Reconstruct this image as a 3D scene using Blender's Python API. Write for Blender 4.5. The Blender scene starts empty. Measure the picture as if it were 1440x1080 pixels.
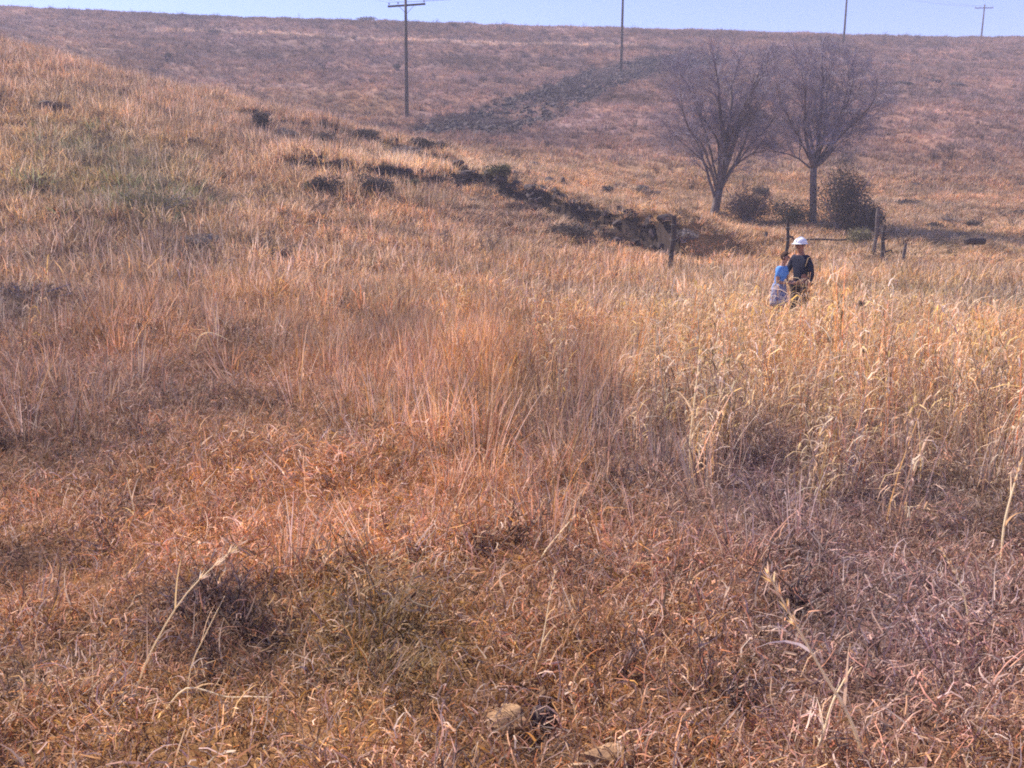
import bpy, math, random
import numpy as np
from mathutils import Vector, Matrix

random.seed(7)
rng = np.random.default_rng(11)
R = math.radians

# ------------------------------------------------------------------ camera, sky, sun, exposure
SC = bpy.context.scene
PITCH = R(12.2); FPX = 1247.0; CAMZ = 1.6
cam_d = bpy.data.cameras.new('camera'); cam = bpy.data.objects.new('camera', cam_d)
SC.collection.objects.link(cam); SC.camera = cam
cam.location = (0, 0, CAMZ); cam.rotation_euler = (math.pi/2 - PITCH, 0, 0)
cam_d.sensor_width = 36.0; cam_d.lens = 36.0*FPX/1440.0
cam_d.clip_start = 0.05; cam_d.clip_end = 2000

SUN_AZ = R(-55)      # from +Y, clockwise positive: the sun stands ahead and to the left
SUN_EL = R(46)
sd = Vector((math.sin(SUN_AZ)*math.cos(SUN_EL), math.cos(SUN_AZ)*math.cos(SUN_EL), math.sin(SUN_EL)))
W = bpy.data.worlds.new('World'); SC.world = W; W.use_nodes = True
wn = W.node_tree.nodes; wl = W.node_tree.links
wn.clear()
sky = wn.new('ShaderNodeTexSky'); sky.sky_type = 'NISHITA'; sky.sun_disc = False
sky.sun_elevation = SUN_EL; sky.sun_rotation = SUN_AZ
sky.altitude = 1200; sky.air_density = 1.0; sky.dust_density = 0.6; sky.ozone_density = 6.0
bg = wn.new('ShaderNodeBackground'); bg.inputs[1].default_value = 0.095
wo = wn.new('ShaderNodeOutputWorld')
tn = wn.new('ShaderNodeMix'); tn.data_type = 'RGBA'; tn.blend_type = 'MULTIPLY'; tn.inputs[0].default_value = 1.0
tn.inputs[7].default_value = (1.10, .90, 1.16, 1)
wl.new(sky.outputs[0], tn.inputs[6]); wl.new(tn.outputs[2], bg.inputs[0]); wl.new(bg.outputs[0], wo.inputs[0])
sl = bpy.data.lights.new('sun', 'SUN'); sl.energy = 4.2; sl.angle = R(0.5); sl.color = (1.0, 0.90, 0.80)
so = bpy.data.objects.new('sun', sl); SC.collection.objects.link(so)
so.rotation_euler = sd.to_track_quat('Z', 'Y').to_euler()
SC.view_settings.view_transform = 'Standard'; SC.view_settings.look = 'None'
SC.view_settings.gamma = 1; SC.view_settings.use_curve_mapping = False
SC.view_settings.exposure = 1.18
SC.render.engine = 'CYCLES'
cy = SC.cycles
cy.max_bounces = 5; cy.diffuse_bounces = 3; cy.transmission_bounces = 3; cy.glossy_bounces = 2
cy.volume_bounces = 0; cy.transparent_max_bounces = 4
cy.pixel_filter_type = 'BLACKMAN_HARRIS'; cy.filter_width = 1.9
cy.use_denoising = False

HAZE = 0.0018

# ------------------------------------------------------------------ noise
_lat = rng.random((512, 512))
def vnoise(x, y, seed=0):
    x = np.asarray(x, float) + seed*17.31; y = np.asarray(y, float) + seed*9.77
    xi = np.floor(x).astype(int); yi = np.floor(y).astype(int)
    fx = x-xi; fy = y-yi
    fx = fx*fx*(3-2*fx); fy = fy*fy*(3-2*fy)
    a = _lat[xi % 512, yi % 512]; b = _lat[(xi+1) % 512, yi % 512]
    c = _lat[xi % 512, (yi+1) % 512]; d = _lat[(xi+1) % 512, (yi+1) % 512]
    return (a*(1-fx)+b*fx)*(1-fy)+(c*(1-fx)+d*fx)*fy
def fbm(x, y, o=3, seed=0):
    s = 0; a = .5; t = 0
    for k in range(o):
        s = s+a*vnoise(x*2**k, y*2**k, seed+k*3); t += a; a *= .55
    return s/t
def sstep(a, b, x):
    t = np.clip((x-a)/(b-a), 0, 1); return t*t*(3-2*t)

# ------------------------------------------------------------------ terrain
def row_tan(v):
    w = (540.0-v)/FPX
    return (w*math.cos(PITCH)-math.sin(PITCH))/(math.cos(PITCH)+w*math.sin(PITCH))
TS = np.array([-.75, -.55, -.37, -.18, 0, .18, .37, .55, .75])
TY = np.array([2, 4, 7, 11, 16.6, 22, 28, 36, 43, 50, 62, 78, 100, 122, 145.])
ROWS = {  # image rows at which the bare ground lies, per bearing
 -.75: [1162, 745, 550, 435, 350, 260, 170,  85,  30,  25,  40,  40,  25,  13,   5],
 -.55: [1162, 748, 556, 452, 375, 290, 205, 115,  68,  66,  85,  78,  50,  26,  12],
 -.37: [1162, 750, 560, 462, 388, 316, 246, 168, 128, 130, 140, 112,  72,  42,  22],
 -.18: [1162, 751, 566, 480, 412, 352, 290, 222, 182, 184, 176, 136,  92,  54,  31],
 0:    [1162, 751, 572, 497, 436, 386, 338, 274, 242, 220, 190, 148, 102,  62,  38],
 .18:  [1162, 751, 576, 512, 456, 408, 368, 316, 282, 244, 194, 146, 102,  66,  44],
 .37:  [1162, 751, 578, 518, 466, 418, 374, 318, 284, 246, 194, 146, 104,  70,  52],
 .55:  [1162, 751, 578, 518, 468, 420, 376, 322, 288, 250, 196, 148, 106,  72,  55],
 .75:  [1162, 751, 578, 518, 468, 420, 378, 326, 292, 254, 198, 148, 106,  73,  56]}
TZ = np.array([[CAMZ+y*row_tan(v) for y, v in zip(TY, ROWS[s])] for s in (-.75, -.55, -.37, -.18, 0, .18, .37, .55, .75)])
_c = TZ[:, -1]
TZ = np.hstack([TZ, (_c+.4)[:, None], (_c-4)[:, None], (_c-10)[:, None], (_c-14)[:, None]])
TY2 = np.concatenate([TY, [165, 210, 300, 420.]])
TL = np.log(TY2)
def _cub(p0, p1, p2, p3, t):
    m1 = (p2-p0)*.5; m2 = (p3-p1)*.5
    t2 = t*t; t3 = t2*t
    return (2*t3-3*t2+1)*p1+(t3-2*t2+t)*m1+(-2*t3+3*t2)*p2+(t3-t2)*m2
# bank of the eroded gully
BANK = [(655, 36.5, .5), (720, 35.2, .65), (790, 33.4, .75), (870, 31.4, 1.0), (925, 29.8, 1.1), (946, 29.2, .9)]
def _s(u, v): return (u-720)/FPX/(math.cos(PITCH)+(540-v)/FPX*math.sin(PITCH))
LEDGE_UP = [(352, 40.0, .3), (400, 39.8, .12), (450, 39.6, .38), (505, 39.6, .15), (560, 39.5, .3), (622, 39.3, .28)]
LEDGE_LOW = [(425, 31.6, .3), (462, 32.0, .5), (500, 32.6, .3), (535, 32.6, .5), (580, 33.4, .3), (640, 35.4, .35)]
LINES = []
for ln_, vr in ((BANK, 280), (LEDGE_UP, 180), (LEDGE_LOW, 262)):
    LINES.append((np.array([_s(u, vr)*y for u, y, h in ln_]), np.array([y for u, y, h in ln_]), np.array([h for u, y, h in ln_])))
def line_d(X, Y, ln_):
    bx_, by_, bh_ = ln_
    best = np.full(X.shape, 1e9); hh = np.zeros(X.shape); sg = np.ones(X.shape)
    for i in range(len(bx_)-1):
        ax, ay, bx, by = bx_[i], by_[i], bx_[i+1], by_[i+1]
        dx, dy = bx-ax, by-ay; L2 = dx*dx+dy*dy
        t = ((X-ax)*dx+(Y-ay)*dy)/L2; tc = np.clip(t, 0, 1)
        d = np.hypot(X-ax-tc*dx, Y-ay-tc*dy)
        side = np.where((dx*(Y-ay)-dy*(X-ax)) > 0, 1.0, -1.0)
        m = d < best
        best = np.where(m, d, best); sg = np.where(m, side, sg)
        hv = bh_[i]*(1-tc)+bh_[i+1]*tc
        over = 0
        if i == 0: over = np.maximum(-t, 0)
        if i == len(bx_)-2: over = np.maximum(t-1, 0)
        hh = np.where(m, hv*np.exp(-(over*math.sqrt(L2)/.8)**2), hh)
    d = best*sg+1.3*(fbm(X*1.1, Y*1.1, 4, 5)-.5)
    return d, hh*(.6+.8*fbm(X*.9, Y*.9, 2, 6))
def bank_d(X, Y):
    """signed distance behind the nearest broken edge, and how high that edge is there"""
    D = None
    for ln_ in LINES:
        d, h = line_d(X, Y, ln_)
        if D is None: D, H = d, h
        else:
            m = np.abs(d) < np.abs(D); D = np.where(m, d, D); H = np.where(m, h, H)
    return D, H
def height(X, Y, fine=True):
    X = np.asarray(X, float); Y = np.asarray(Y, float)
    Yc = np.clip(Y, 2.0, 419.9)
    s = np.clip(X/Yc, -.749, .749)
    ly = np.log(Yc)
    j = np.clip(np.searchsorted(TL, ly, side='right')-1, 0, len(TL)-2)
    t = (ly-TL[j])/(TL[j+1]-TL[j])
    i = np.clip(np.searchsorted(TS, s, side='right')-1, 0, len(TS)-2)
    q = (s-TS[i])/(TS[i+1]-TS[i])
    def prof(ii):
        a = TZ[ii, np.maximum(j-1, 0)]; b = TZ[ii, j]; c = TZ[ii, j+1]; d = TZ[ii, np.minimum(j+2, len(TL)-1)]
        return _cub(a, b, c, d, t)
    n = len(TS)-1
    z = _cub(prof(np.maximum(i-1, 0)), prof(i), prof(i+1), prof(np.minimum(i+2, n)), q)
    z = np.where(Y < 2, TZ[4, 0]*0+z*np.clip((Y+6)/8, 0, 1), z)
    if fine:
        for q, ln_ in enumerate(LINES):
            dj, hh = line_d(X, Y, ln_)
            z = z+hh*np.where(dj > 0, 1-sstep(.5, 6.5 if q == 0 else 3.5, dj), sstep(-.28, .05, dj))
        D = np.hypot(X, Y)
        z = z+(fbm(X*1.6, Y*1.6, 3, 1)-.5)*.16*sstep(1, 5, D)
        z = z+(fbm(X*.35, Y*.35, 3, 2)-.5)*.35*sstep(5, 14, D)
        z = z+(fbm(X*.08, Y*.11, 3, 4)-.5)*1.6*sstep(48, 70, Y)*(1-sstep(120, 140, Y)*.7)
        z = z+(fbm(X*.45, Y*.45, 3, 19)-.5)*.55*sstep(95, 125, Y)
        # hollow beside the stones, dug so that dark shade gathers there
        z = z-.10*np.exp(-((X-.13)**2+(Y-2.42)**2)/.012)
    return z
def hz(x, y): return float(height(np.array([x]), np.array([y]))[0])
def project(X, Y, Z):
    c, s_ = math.cos(PITCH), math.sin(PITCH)
    dz = Z-CAMZ
    f = Y*c-dz*s_; up = Y*s_+dz*c
    f = np.where(f < .05, .05, f)
    return 720+FPX*X/f, 540-FPX*up/f
def ray_xy(u, v, Y):
    w = (540-v)/FPX
    k = math.cos(PITCH)+w*math.sin(PITCH)
    return (u-720)/FPX/k*Y
_YM = np.concatenate([np.arange(1.2, 20, .04), np.arange(20, 60, .1), np.arange(60, 160, .4)])
def hit(u, v):
    """where the line of sight through (u, v) meets the ground"""
    X = ray_xy(u, v, 1.0)*_YM
    z = height(X, _YM); rz = CAMZ+_YM*row_tan(v)
    k = np.argmax(z >= rz)
    if not (z >= rz).any(): k = len(_YM)-1
    return float(X[k]), float(_YM[k]), float(z[k])

# ------------------------------------------------------------------ scene graph helpers
COL = SC.collection
def tag(o, label=None, cat=None, group=None, kind=None):
    if label: o['label'] = label
    if cat: o['category'] = cat
    if group: o['group'] = group
    if kind: o['kind'] = kind
    return o
def thing(name, label, cat, loc=(0, 0, 0), rz=0, group=None):
    o = bpy.data.objects.new(name, None); COL.objects.link(o); o.empty_display_size = .1
    o.location = loc; o.rotation_euler = (0, 0, rz)
    return tag(o, label, cat, group)
class MB:
    def __init__(s): s.v = []; s.f = []; s.a = []
    def tube(s, pts, rad, n=6, cap=True, val=.5):
        pts = [Vector(p) for p in pts]
        base = len(s.v); k = len(pts)
        t0 = (pts[1]-pts[0]).normalized()
        ref = Vector((1, 0, 0)) if abs(t0.x) < .8 else Vector((0, 1, 0))
        a = t0.cross(ref).normalized()
        for i, p in enumerate(pts):
            t = (pts[min(i+1, k-1)]-pts[max(i-1, 0)]).normalized()
            a = (a-t*a.dot(t)).normalized(); b = t.cross(a)
            for j in range(n):
                an = 2*math.pi*j/n
                s.v.append(p+(a*math.cos(an)+b*math.sin(an))*rad[i]); s.a.append(val)
        for i in range(k-1):
            for j in range(n):
                s.f.append((base+i*n+j, base+i*n+(j+1) % n, base+(i+1)*n+(j+1) % n, base+(i+1)*n+j))
        if cap:
            s.f.append(tuple(base+j for j in reversed(range(n))))
            s.f.append(tuple(base+(k-1)*n+j for j in range(n)))
        return s
    def box(s, c, d, rot=None):
        b = len(s.v)
        for sx in (-1, 1):
            for sy in (-1, 1):
                for sz in (-1, 1):
                    p = Vector((sx*d[0]/2, sy*d[1]/2, sz*d[2]/2))
                    if rot: p = rot @ p
                    s.v.append(p+Vector(c)); s.a.append(.5)
        for f in ((0, 1, 3, 2), (4, 6, 7, 5), (0, 4, 5, 1), (2, 3, 7, 6), (0, 2, 6, 4), (1, 5, 7, 3)):
            s.f.append(tuple(b+i for i in f))
        return s
    def strip(s, pts, w, side, val):
        """thin blade: a tapering two-sided ribbon"""
        b = len(s.v); k = len(pts)
        for i, p in enumerate(pts):
            ww = w*(1-.85*(i/(k-1))**1.5)*.5
            s.v.append(p-side*ww); s.v.append(p+side*ww); s.a += [val, val]
        for i in range(k-1):
            s.f.append((b+2*i, b+2*i+1, b+2*i+3, b+2*i+2))
        return s
    def quad(s, a, b, c, d, val=.5):
        i = len(s.v); s.v += [a, b, c, d]; s.a += [val]*4; s.f.append((i, i+1, i+2, i+3))
    def build(s, name, mat, parent=None, smooth=False, link=True):
        me = bpy.data.meshes.new(name)
        me.from_pydata([tuple(v) for v in s.v], [], s.f)
        at = me.attributes.new('blade', 'FLOAT', 'POINT'); at.data.foreach_set('value', np.array(s.a, 'f'))
        if smooth: me.polygons.foreach_set('use_smooth', [True]*len(me.polygons))
        me.materials.append(mat)
        o = bpy.data.objects.new(name, me)
        if link: COL.objects.link(o)
        if parent: o.parent = parent
        return o
def copy_tree(o, parent=None):
    c = o.copy(); COL.objects.link(c); c.parent = parent
    for ch in list(o.children): copy_tree(ch, c)
    return c

# ------------------------------------------------------------------ materials
def mat_new(name):
    m = bpy.data.materials.new(name); m.use_nodes = True
    nt = m.node_tree; nt.nodes.clear()
    return m, nt, nt.nodes.new('ShaderNodeOutputMaterial')
def N(nt, t, **k):
    n = nt.nodes.new(t)
    for a, b in k.items(): setattr(n, a, b)
    return n
def simple(name, col, col2=None, scale=8, rough=.85, bump=.2, stretch=None, detail=6, spec=.2):
    m, nt, out = mat_new(name)
    bs = N(nt, 'ShaderNodeBsdfPrincipled'); bs.inputs['Roughness'].default_value = rough
    bs.inputs['Specular IOR Level'].default_value = spec
    tc = N(nt, 'ShaderNodeTexCoord'); mp = N(nt, 'ShaderNodeMapping')
    if stretch: mp.inputs['Scale'].default_value = stretch
    nz = N(nt, 'ShaderNodeTexNoise'); nz.inputs['Scale'].default_value = scale; nz.inputs['Detail'].default_value = detail
    nz.inputs['Roughness'].default_value = .65
    rp = N(nt, 'ShaderNodeValToRGB')
    c2 = col2 or tuple(x*.6 for x in col)
    rp.color_ramp.elements[0].position = .34; rp.color_ramp.elements[1].position = .66
    rp.color_ramp.elements[0].color = (*c2, 1); rp.color_ramp.elements[1].color = (*col, 1)
    bp = N(nt, 'ShaderNodeBump'); bp.inputs['Strength'].default_value = bump; bp.inputs['Distance'].default_value = .02
    L = nt.links.new
    L(tc.outputs['Object'], mp.inputs[0]); L(mp.outputs[0], nz.inputs['Vector']); L(nz.outputs[0], rp.inputs[0])
    L(rp.outputs[0], bs.inputs['Base Color']); L(nz.outputs[0], bp.inputs['Height']); L(bp.outputs[0], bs.inputs['Normal'])
    L(bs.outputs[0], out.inputs[0])
    return m
def blade_mat(name, transl=.35, attr_type='INSTANCER', base=None, rngv=(.35, 1.85)):
    m, nt, out = mat_new(name); L = nt.links.new
    if base is None:
        at = N(nt, 'ShaderNodeAttribute', attribute_type=attr_type, attribute_name='tint'); src = at.outputs['Color']
    else:
        rgb = N(nt, 'ShaderNodeRGB'); rgb.outputs[0].default_value = (*base, 1); src = rgb.outputs[0]
    bl = N(nt, 'ShaderNodeAttribute', attribute_type='GEOMETRY', attribute_name='blade')
    mr = N(nt, 'ShaderNodeMapRange'); mr.inputs['To Min'].default_value = rngv[0]; mr.inputs['To Max'].default_value = rngv[1]
    L(bl.outputs['Fac'], mr.inputs['Value'])
    # individual blades wander in hue and in how bleached they are
    wn_ = N(nt, 'ShaderNodeTexWhiteNoise', noise_dimensions='1D')
    L(bl.outputs['Fac'], wn_.inputs['W'])
    hs = N(nt, 'ShaderNodeHueSaturation')
    h1 = N(nt, 'ShaderNodeMapRange'); h1.inputs['To Min'].default_value = .475; h1.inputs['To Max'].default_value = .525
    L(wn_.outputs['Value'], h1.inputs['Value']); L(h1.outputs[0], hs.inputs['Hue'])
    s1 = N(nt, 'ShaderNodeSeparateColor'); L(wn_.outputs['Color'], s1.inputs[0])
    h2 = N(nt, 'ShaderNodeMapRange'); h2.inputs['To Min'].default_value = .45; h2.inputs['To Max'].default_value = 1.2
    L(s1.outputs[1], h2.inputs['Value']); L(h2.outputs[0], hs.inputs['Saturation'])
    L(mr.outputs[0], hs.inputs['Value']); L(src, hs.inputs['Color'])
    df = N(nt, 'ShaderNodeBsdfDiffuse'); tr = N(nt, 'ShaderNodeBsdfTranslucent')
    mx = N(nt, 'ShaderNodeMixShader'); mx.inputs[0].default_value = transl
    L(hs.outputs[0], df.inputs[0]); L(hs.outputs[0], tr.inputs[0]); L(df.outputs[0], mx.inputs[1]); L(tr.outputs[0], mx.inputs[2])
    L(mx.outputs[0], out.inputs[0])
    return m
GRASS_M = blade_mat('dry_grass_blades')
FAR_M = blade_mat('far_grass_blades', .25, rngv=(.6, 1.35))
TWIG_M = blade_mat('twiggy_shrublet', .12)

# ------------------------------------------------------------------ colour of the vegetation place by place, with dark shaded patches painted in
# (image column, row of the spot, radius x, radius y, colour, strength) - used through the spot's place on the ground
RED = (.53, .275, .125); ORG = (.66, .33, .10); STRAW = (.66, .44, .22); PURP = (.33, .215, .19)
DARK = (.15, .095, .085); OLIVE = (.33, .25, .115); HILL = (.33, .185, .14); PALE = (.74, .52, .29); GREYG = (.28, .22, .18)
BLOBS = [
 (150, 60, 330, 60, (.30, .185, .155), .7), (1150, 100, 500, 60, (.34, .19, .145), .6), (1330, 230, 200, 90, (.38, .21, .14), .6),
 (60, 95, 120, 40, (.56, .33, .18), .7), (330, 150, 160, 30, (.56, .34, .19), .7), (520, 158, 60, 22, ORG, .5),
 (190, 265, 120, 70, OLIVE, .75), (60, 230, 120, 90, (.42, .32, .15), .6), (120, 350, 150, 60, (.24, .15, .12), .6),
 (40, 440, 70, 45, GREYG, .7), (270, 400, 60, 60, (.26, .18, .15), .6), (560, 240, 150, 14, PALE, .95), (430, 232, 90, 14, PALE, .7),
 (330, 280, 120, 40, (.5, .33, .18), .5), (600, 330, 200, 30, (.44, .28, .17), .5),
 (420, 190, 120, 24, PURP, .6), (700, 310, 90, 40, (.36, .22, .16), .55),
 (560, 390, 260, 45, (.58, .34, .16), .7), (870, 375, 180, 35, (.62, .34, .13), .8), (1010, 400, 140, 40, (.6, .38, .19), .6),
 (1280, 430, 330, 70, (.66, .42, .15), .85), (1180, 520, 300, 90, STRAW, .8), (1390, 500, 110, 50, (.62, .34, .12), .7),
 (1350, 340, 140, 18, (.50, .36, .2), .7), (1060, 270, 200, 40, (.5, .33, .17), .6), (1290, 300, 120, 30, (.5, .33, .18), .6),
 (1280, 385, 130, 16, (.36, .27, .18), .6), (1410, 420, 60, 25, GREYG, .5), (740, 440, 110, 24, GREYG, .55),
 (680, 520, 170, 100, ORG, .65), (800, 580, 70, 90, (.26, .16, .12), .7), (540, 500, 50, 50, (.3, .18, .14), .5),
 (60, 520, 200, 70, (.40, .21, .13), .6), (60, 640, 130, 60, (.2, .125, .11), .7), (250, 560, 130, 50, (.26, .16, .13), .5),
 (200, 700, 260, 70, (.60, .30, .12), .6), (560, 720, 240, 90, (.60, .29, .11), .6), (320, 800, 200, 60, (.60, .29, .12), .5),
 (1000, 780, 110, 80, (.56, .26, .10), .7), (930, 930, 90, 50, (.62, .29, .10), .8), (950, 650, 110, 60, PURP, .6),
 (1230, 720, 300, 90, (.42, .28, .25), .75), (1250, 900, 280, 170, (.41, .265, .25), .85), (1090, 880, 80, 60, DARK, .7),
 (350, 900, 130, 70, DARK, .75), (60, 800, 70, 40, DARK, .9), (180, 720, 70, 40, DARK, .5), (540, 900, 110, 90, OLIVE, .75),
 (470, 850, 60, 90, (.5, .26, .08), .6), (30, 960, 80, 60, GREYG, .6), (260, 1020, 230, 70, (.66, .37, .14), .7),
 (760, 1040, 60, 40, DARK, .8), (300, 880, 100, 60, (.26, .15, .12), .6), (1000, 560, 60, 120, (.62, .44, .25), .5),  # the spot by the tan stones paints the shade of the hollow
 (780, 830, 120, 60, (.30, .17, .13), .5), (640, 980, 100, 50, (.32, .18, .13), .5), (1380, 640, 70, 90, (.58, .42, .24), .5)]
def tint_at(X, Y, Z):
    u, v = project(X, Y, Z)
    n = len(X)
    t1 = sstep(60, 50, Y)[:, None]; base = np.array(RED)[None]*np.ones((n, 1))
    mid = sstep(9, 16, Y)[:, None]; base = base*(1-mid)+np.array((.56, .33, .15))*mid
    hl = sstep(44, 60, Y)[:, None]; base = base*(1-hl)+np.array(HILL)*hl
    u2 = u+(fbm(X*1.2, Y*1.2, 3, 8)-.5)*170*np.clip(10/np.maximum(Y, 2), .3, 1)
    v2 = v+(fbm(X*1.2, Y*1.2, 3, 9)-.5)*90*np.clip(10/np.maximum(Y, 2), .3, 1)
    for bu, bv, ru, rv, c, st in BLOBS:
        w = st*np.exp(-(((u2-bu)/ru)**2+((v2-bv)/rv)**2))[:, None]
        # the same spot only where it lies in the same range of distance
        base = base*(1-w)+np.array(c)*w
    tl = np.interp(u, [200, 400, 520, 700, 870, 900], [42, 48, 56, 62, 64, 64]); wt_ = .6*np.exp(-((v-tl)/1.8)**2)*(Y > 70)*(u > 200)*(u < 900)
    base = base*(1-wt_[:, None])+np.array((.75, .52, .36))*wt_[:, None]
    n1 = fbm(X*1.3, Y*1.3, 3, 12)[:, None]; n2 = fbm(X*.5+9, Y*.5, 3, 14)[:, None]
    base = base*(.62+.76*n1)
    n3 = fbm(X*.09, Y*.16, 3, 17)[:, None]; base = base*(1+hl*(n3-.5)*1.1)
    k = np.clip((n2-.5)*1.6, -.4, .4)
    base = base*(1+k*np.array([.35, .15, -.25]))
    lum = (base@np.array((.35, .45, .2)))[:, None]
    base = base*.95+lum*.05*np.array((1.06, .97, 1.04))
    # grey-mauve old growth mixes into the left slope and the valley
    g = (np.clip((fbm(X*.55, Y*.55, 3, 37)-.38)*2.6, 0, 1)*.36*sstep(7, 12, Y)*(1-sstep(44, 60, Y))*np.clip(.45+(600-u)/700, .3, 1))[:, None]
    base = base*(1-g)+np.array((.34, .235, .19))*g
    nr = (1-sstep(44, 60, Y))[:, None]
    base = base*(1-nr*(1-np.array((.97, .92, .84))))
    return np.clip(base, .015, .85)

# ------------------------------------------------------------------ ground mesh
def axis_y():
    a = list(np.arange(-2, 12, .11)); a += list(np.arange(12, 46, .24)); a += list(np.arange(46, 160, 1.0)); a += list(np.arange(160, 401, 8.0))
    b = list(-2-np.geomspace(.5, 398, 24))
    return np.array(sorted(b)+a)
def axis_x():
    a = [0.0]; d = .11
    while a[-1] < 400: a.append(a[-1]+max(.11, min(8, .011*a[-1]+.04*max(0, a[-1]-45)*.5+.08)))
    a = np.array(a); a[-1] = 400
    return np.concatenate([-a[:0:-1], a])
ax_, ay_ = axis_x(), axis_y()
GX, GY = np.meshgrid(ax_, ay_)
GZ = height(GX.ravel(), GY.ravel())
verts = np.column_stack([GX.ravel(), GY.ravel(), GZ])
nx, ny = len(ax_), len(ay_)
ii = (np.arange(ny-1)[:, None]*nx+np.arange(nx-1)[None]).ravel()
quads = np.column_stack([ii, ii+1, ii+nx+1, ii+nx])
me = bpy.data.meshes.new('ground')
me.vertices.add(len(verts)); me.vertices.foreach_set('co', verts.ravel())
me.loops.add(quads.size); me.loops.foreach_set('vertex_index', quads.ravel())
me.polygons.add(len(quads)); me.polygons.foreach_set('loop_start', np.arange(0, quads.size, 4)); me.polygons.foreach_set('loop_total', np.full(len(quads), 4))
me.polygons.foreach_set('use_smooth', np.ones(len(quads), bool))
me.update(); me.validate()
# which ground is bare dark rubble (the stony strip up the hill)
BAND = [(575, 183, 4), (610, 182, 10), (660, 172, 16), (720, 162, 24), (780, 143, 25), (820, 124, 24), (860, 108, 17), (910, 95, 14), (960, 88, 11), (1010, 84, 8)]
_bu = np.array([b[0] for b in BAND]); _bv = np.array([b[1] for b in BAND]); _bw = np.array([b[2] for b in BAND])
def band_mask(X, Y, Z):
    u, v = project(X, Y, Z)
    c = np.interp(u, _bu, _bv); w = np.interp(u, _bu, _bw)
    nn = (fbm(X*.4, Y*.4, 3, 31)-.5)*18
    d = (np.abs(v-c+nn*.6)-w)
    m = 1-sstep(-4, 5, d)
    m = m*(u > 572)*(u < 1015)*(Y > 50)*(Y < 140)
    # breaks of grass inside the strip
    return m*(.5+.5*sstep(.2, .34, fbm(X*.4, Y*.15, 3, 33)))
tc_ = tint_at(verts[:, 0], verts[:, 1], verts[:, 2])
bm_ = band_mask(verts[:, 0], verts[:, 1], verts[:, 2])[:, None]
bd, bhh = bank_d(verts[:, 0], verts[:, 1])
bk = (sstep(-1.0, -.7, bd)*(1-sstep(.15, .45, bd))*np.clip(bhh*2.2, 0, 1))[:, None]
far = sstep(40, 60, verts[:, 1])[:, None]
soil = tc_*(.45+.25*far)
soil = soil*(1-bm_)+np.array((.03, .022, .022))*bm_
soil = soil*(1-bk)+np.array((.05, .034, .028))*bk  # bare earth of the broken edges, darkened to carry the bank's shade
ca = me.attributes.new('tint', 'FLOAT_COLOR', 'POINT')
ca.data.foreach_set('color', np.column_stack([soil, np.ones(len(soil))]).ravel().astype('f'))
gm, nt, out = mat_new('veld_soil'); L = nt.links.new
at = N(nt, 'ShaderNodeAttribute', attribute_type='GEOMETRY', attribute_name='tint')
geo = N(nt, 'ShaderNodeNewGeometry')
n1 = N(nt, 'ShaderNodeTexNoise'); n1.inputs['Scale'].default_value = 2.2; n1.inputs['Detail'].default_value = 12; n1.inputs['Roughness'].default_value = .8
n2 = N(nt, 'ShaderNodeTexNoise'); n2.inputs['Scale'].default_value = 60; n2.inputs['Detail'].default_value = 5
L(geo.outputs['Position'], n1.inputs['Vector']); L(geo.outputs['Position'], n2.inputs['Vector'])
mr = N(nt, 'ShaderNodeMapRange'); mr.inputs['From Min'].default_value = .3; mr.inputs['From Max'].default_value = .7
mr.inputs['To Min'].default_value = .7; mr.inputs['To Max'].default_value = 1.15
L(n1.outputs[0], mr.inputs['Value'])
mr2 = N(nt, 'ShaderNodeMapRange'); mr2.inputs['To Min'].default_value = .6; mr2.inputs['To Max'].default_value = 1.4
L(n2.outputs[0], mr2.inputs['Value'])
ml = N(nt, 'ShaderNodeMath', operation='MULTIPLY'); L(mr.outputs[0], ml.inputs[0]); L(mr2.outputs[0], ml.inputs[1])
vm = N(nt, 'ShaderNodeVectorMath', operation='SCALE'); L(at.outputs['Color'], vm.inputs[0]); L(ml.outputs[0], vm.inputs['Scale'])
bs = N(nt, 'ShaderNodeBsdfPrincipled'); bs.inputs['Roughness'].default_value = .95; bs.inputs['Specular IOR Level'].default_value = .1
bp = N(nt, 'ShaderNodeBump'); bp.inputs['Strength'].default_value = .4; bp.inputs['Distance'].default_value = .08
L(n1.outputs[0], bp.inputs['Height']); L(bp.outputs[0], bs.inputs['Normal'])
L(vm.outputs[0], bs.inputs['Base Color']); L(bs.outputs[0], out.inputs[0])
me.materials.append(gm)
ground = bpy.data.objects.new('ground', me); COL.objects.link(ground)
tag(ground, 'dry grassy hillside sloping down to a shallow valley and up to the skyline', None, None, 'structure')

# ------------------------------------------------------------------ haze
if HAZE > 0:
    hb = MB().box((0, 0, 19.5), (830, 830, 45))
    hm, nt, out = mat_new('haze_air')
    pv = N(nt, 'ShaderNodeVolumePrincipled'); pv.inputs['Density'].default_value = HAZE
    pv.inputs['Color'].default_value = (.92, .88, 1.0, 1)
    nt.links.new(pv.outputs[0], out.inputs['Volume'])
    ho = hb.build('haze', hm); tag(ho, 'thin bluish haze over the valley and hill', None, None, 'stuff')
    # the terrain beyond the crest falls away, the box keeps below it too
    for v in ho.data.vertices:
        if v.co.z < 0: v.co.z = -3.5

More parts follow.
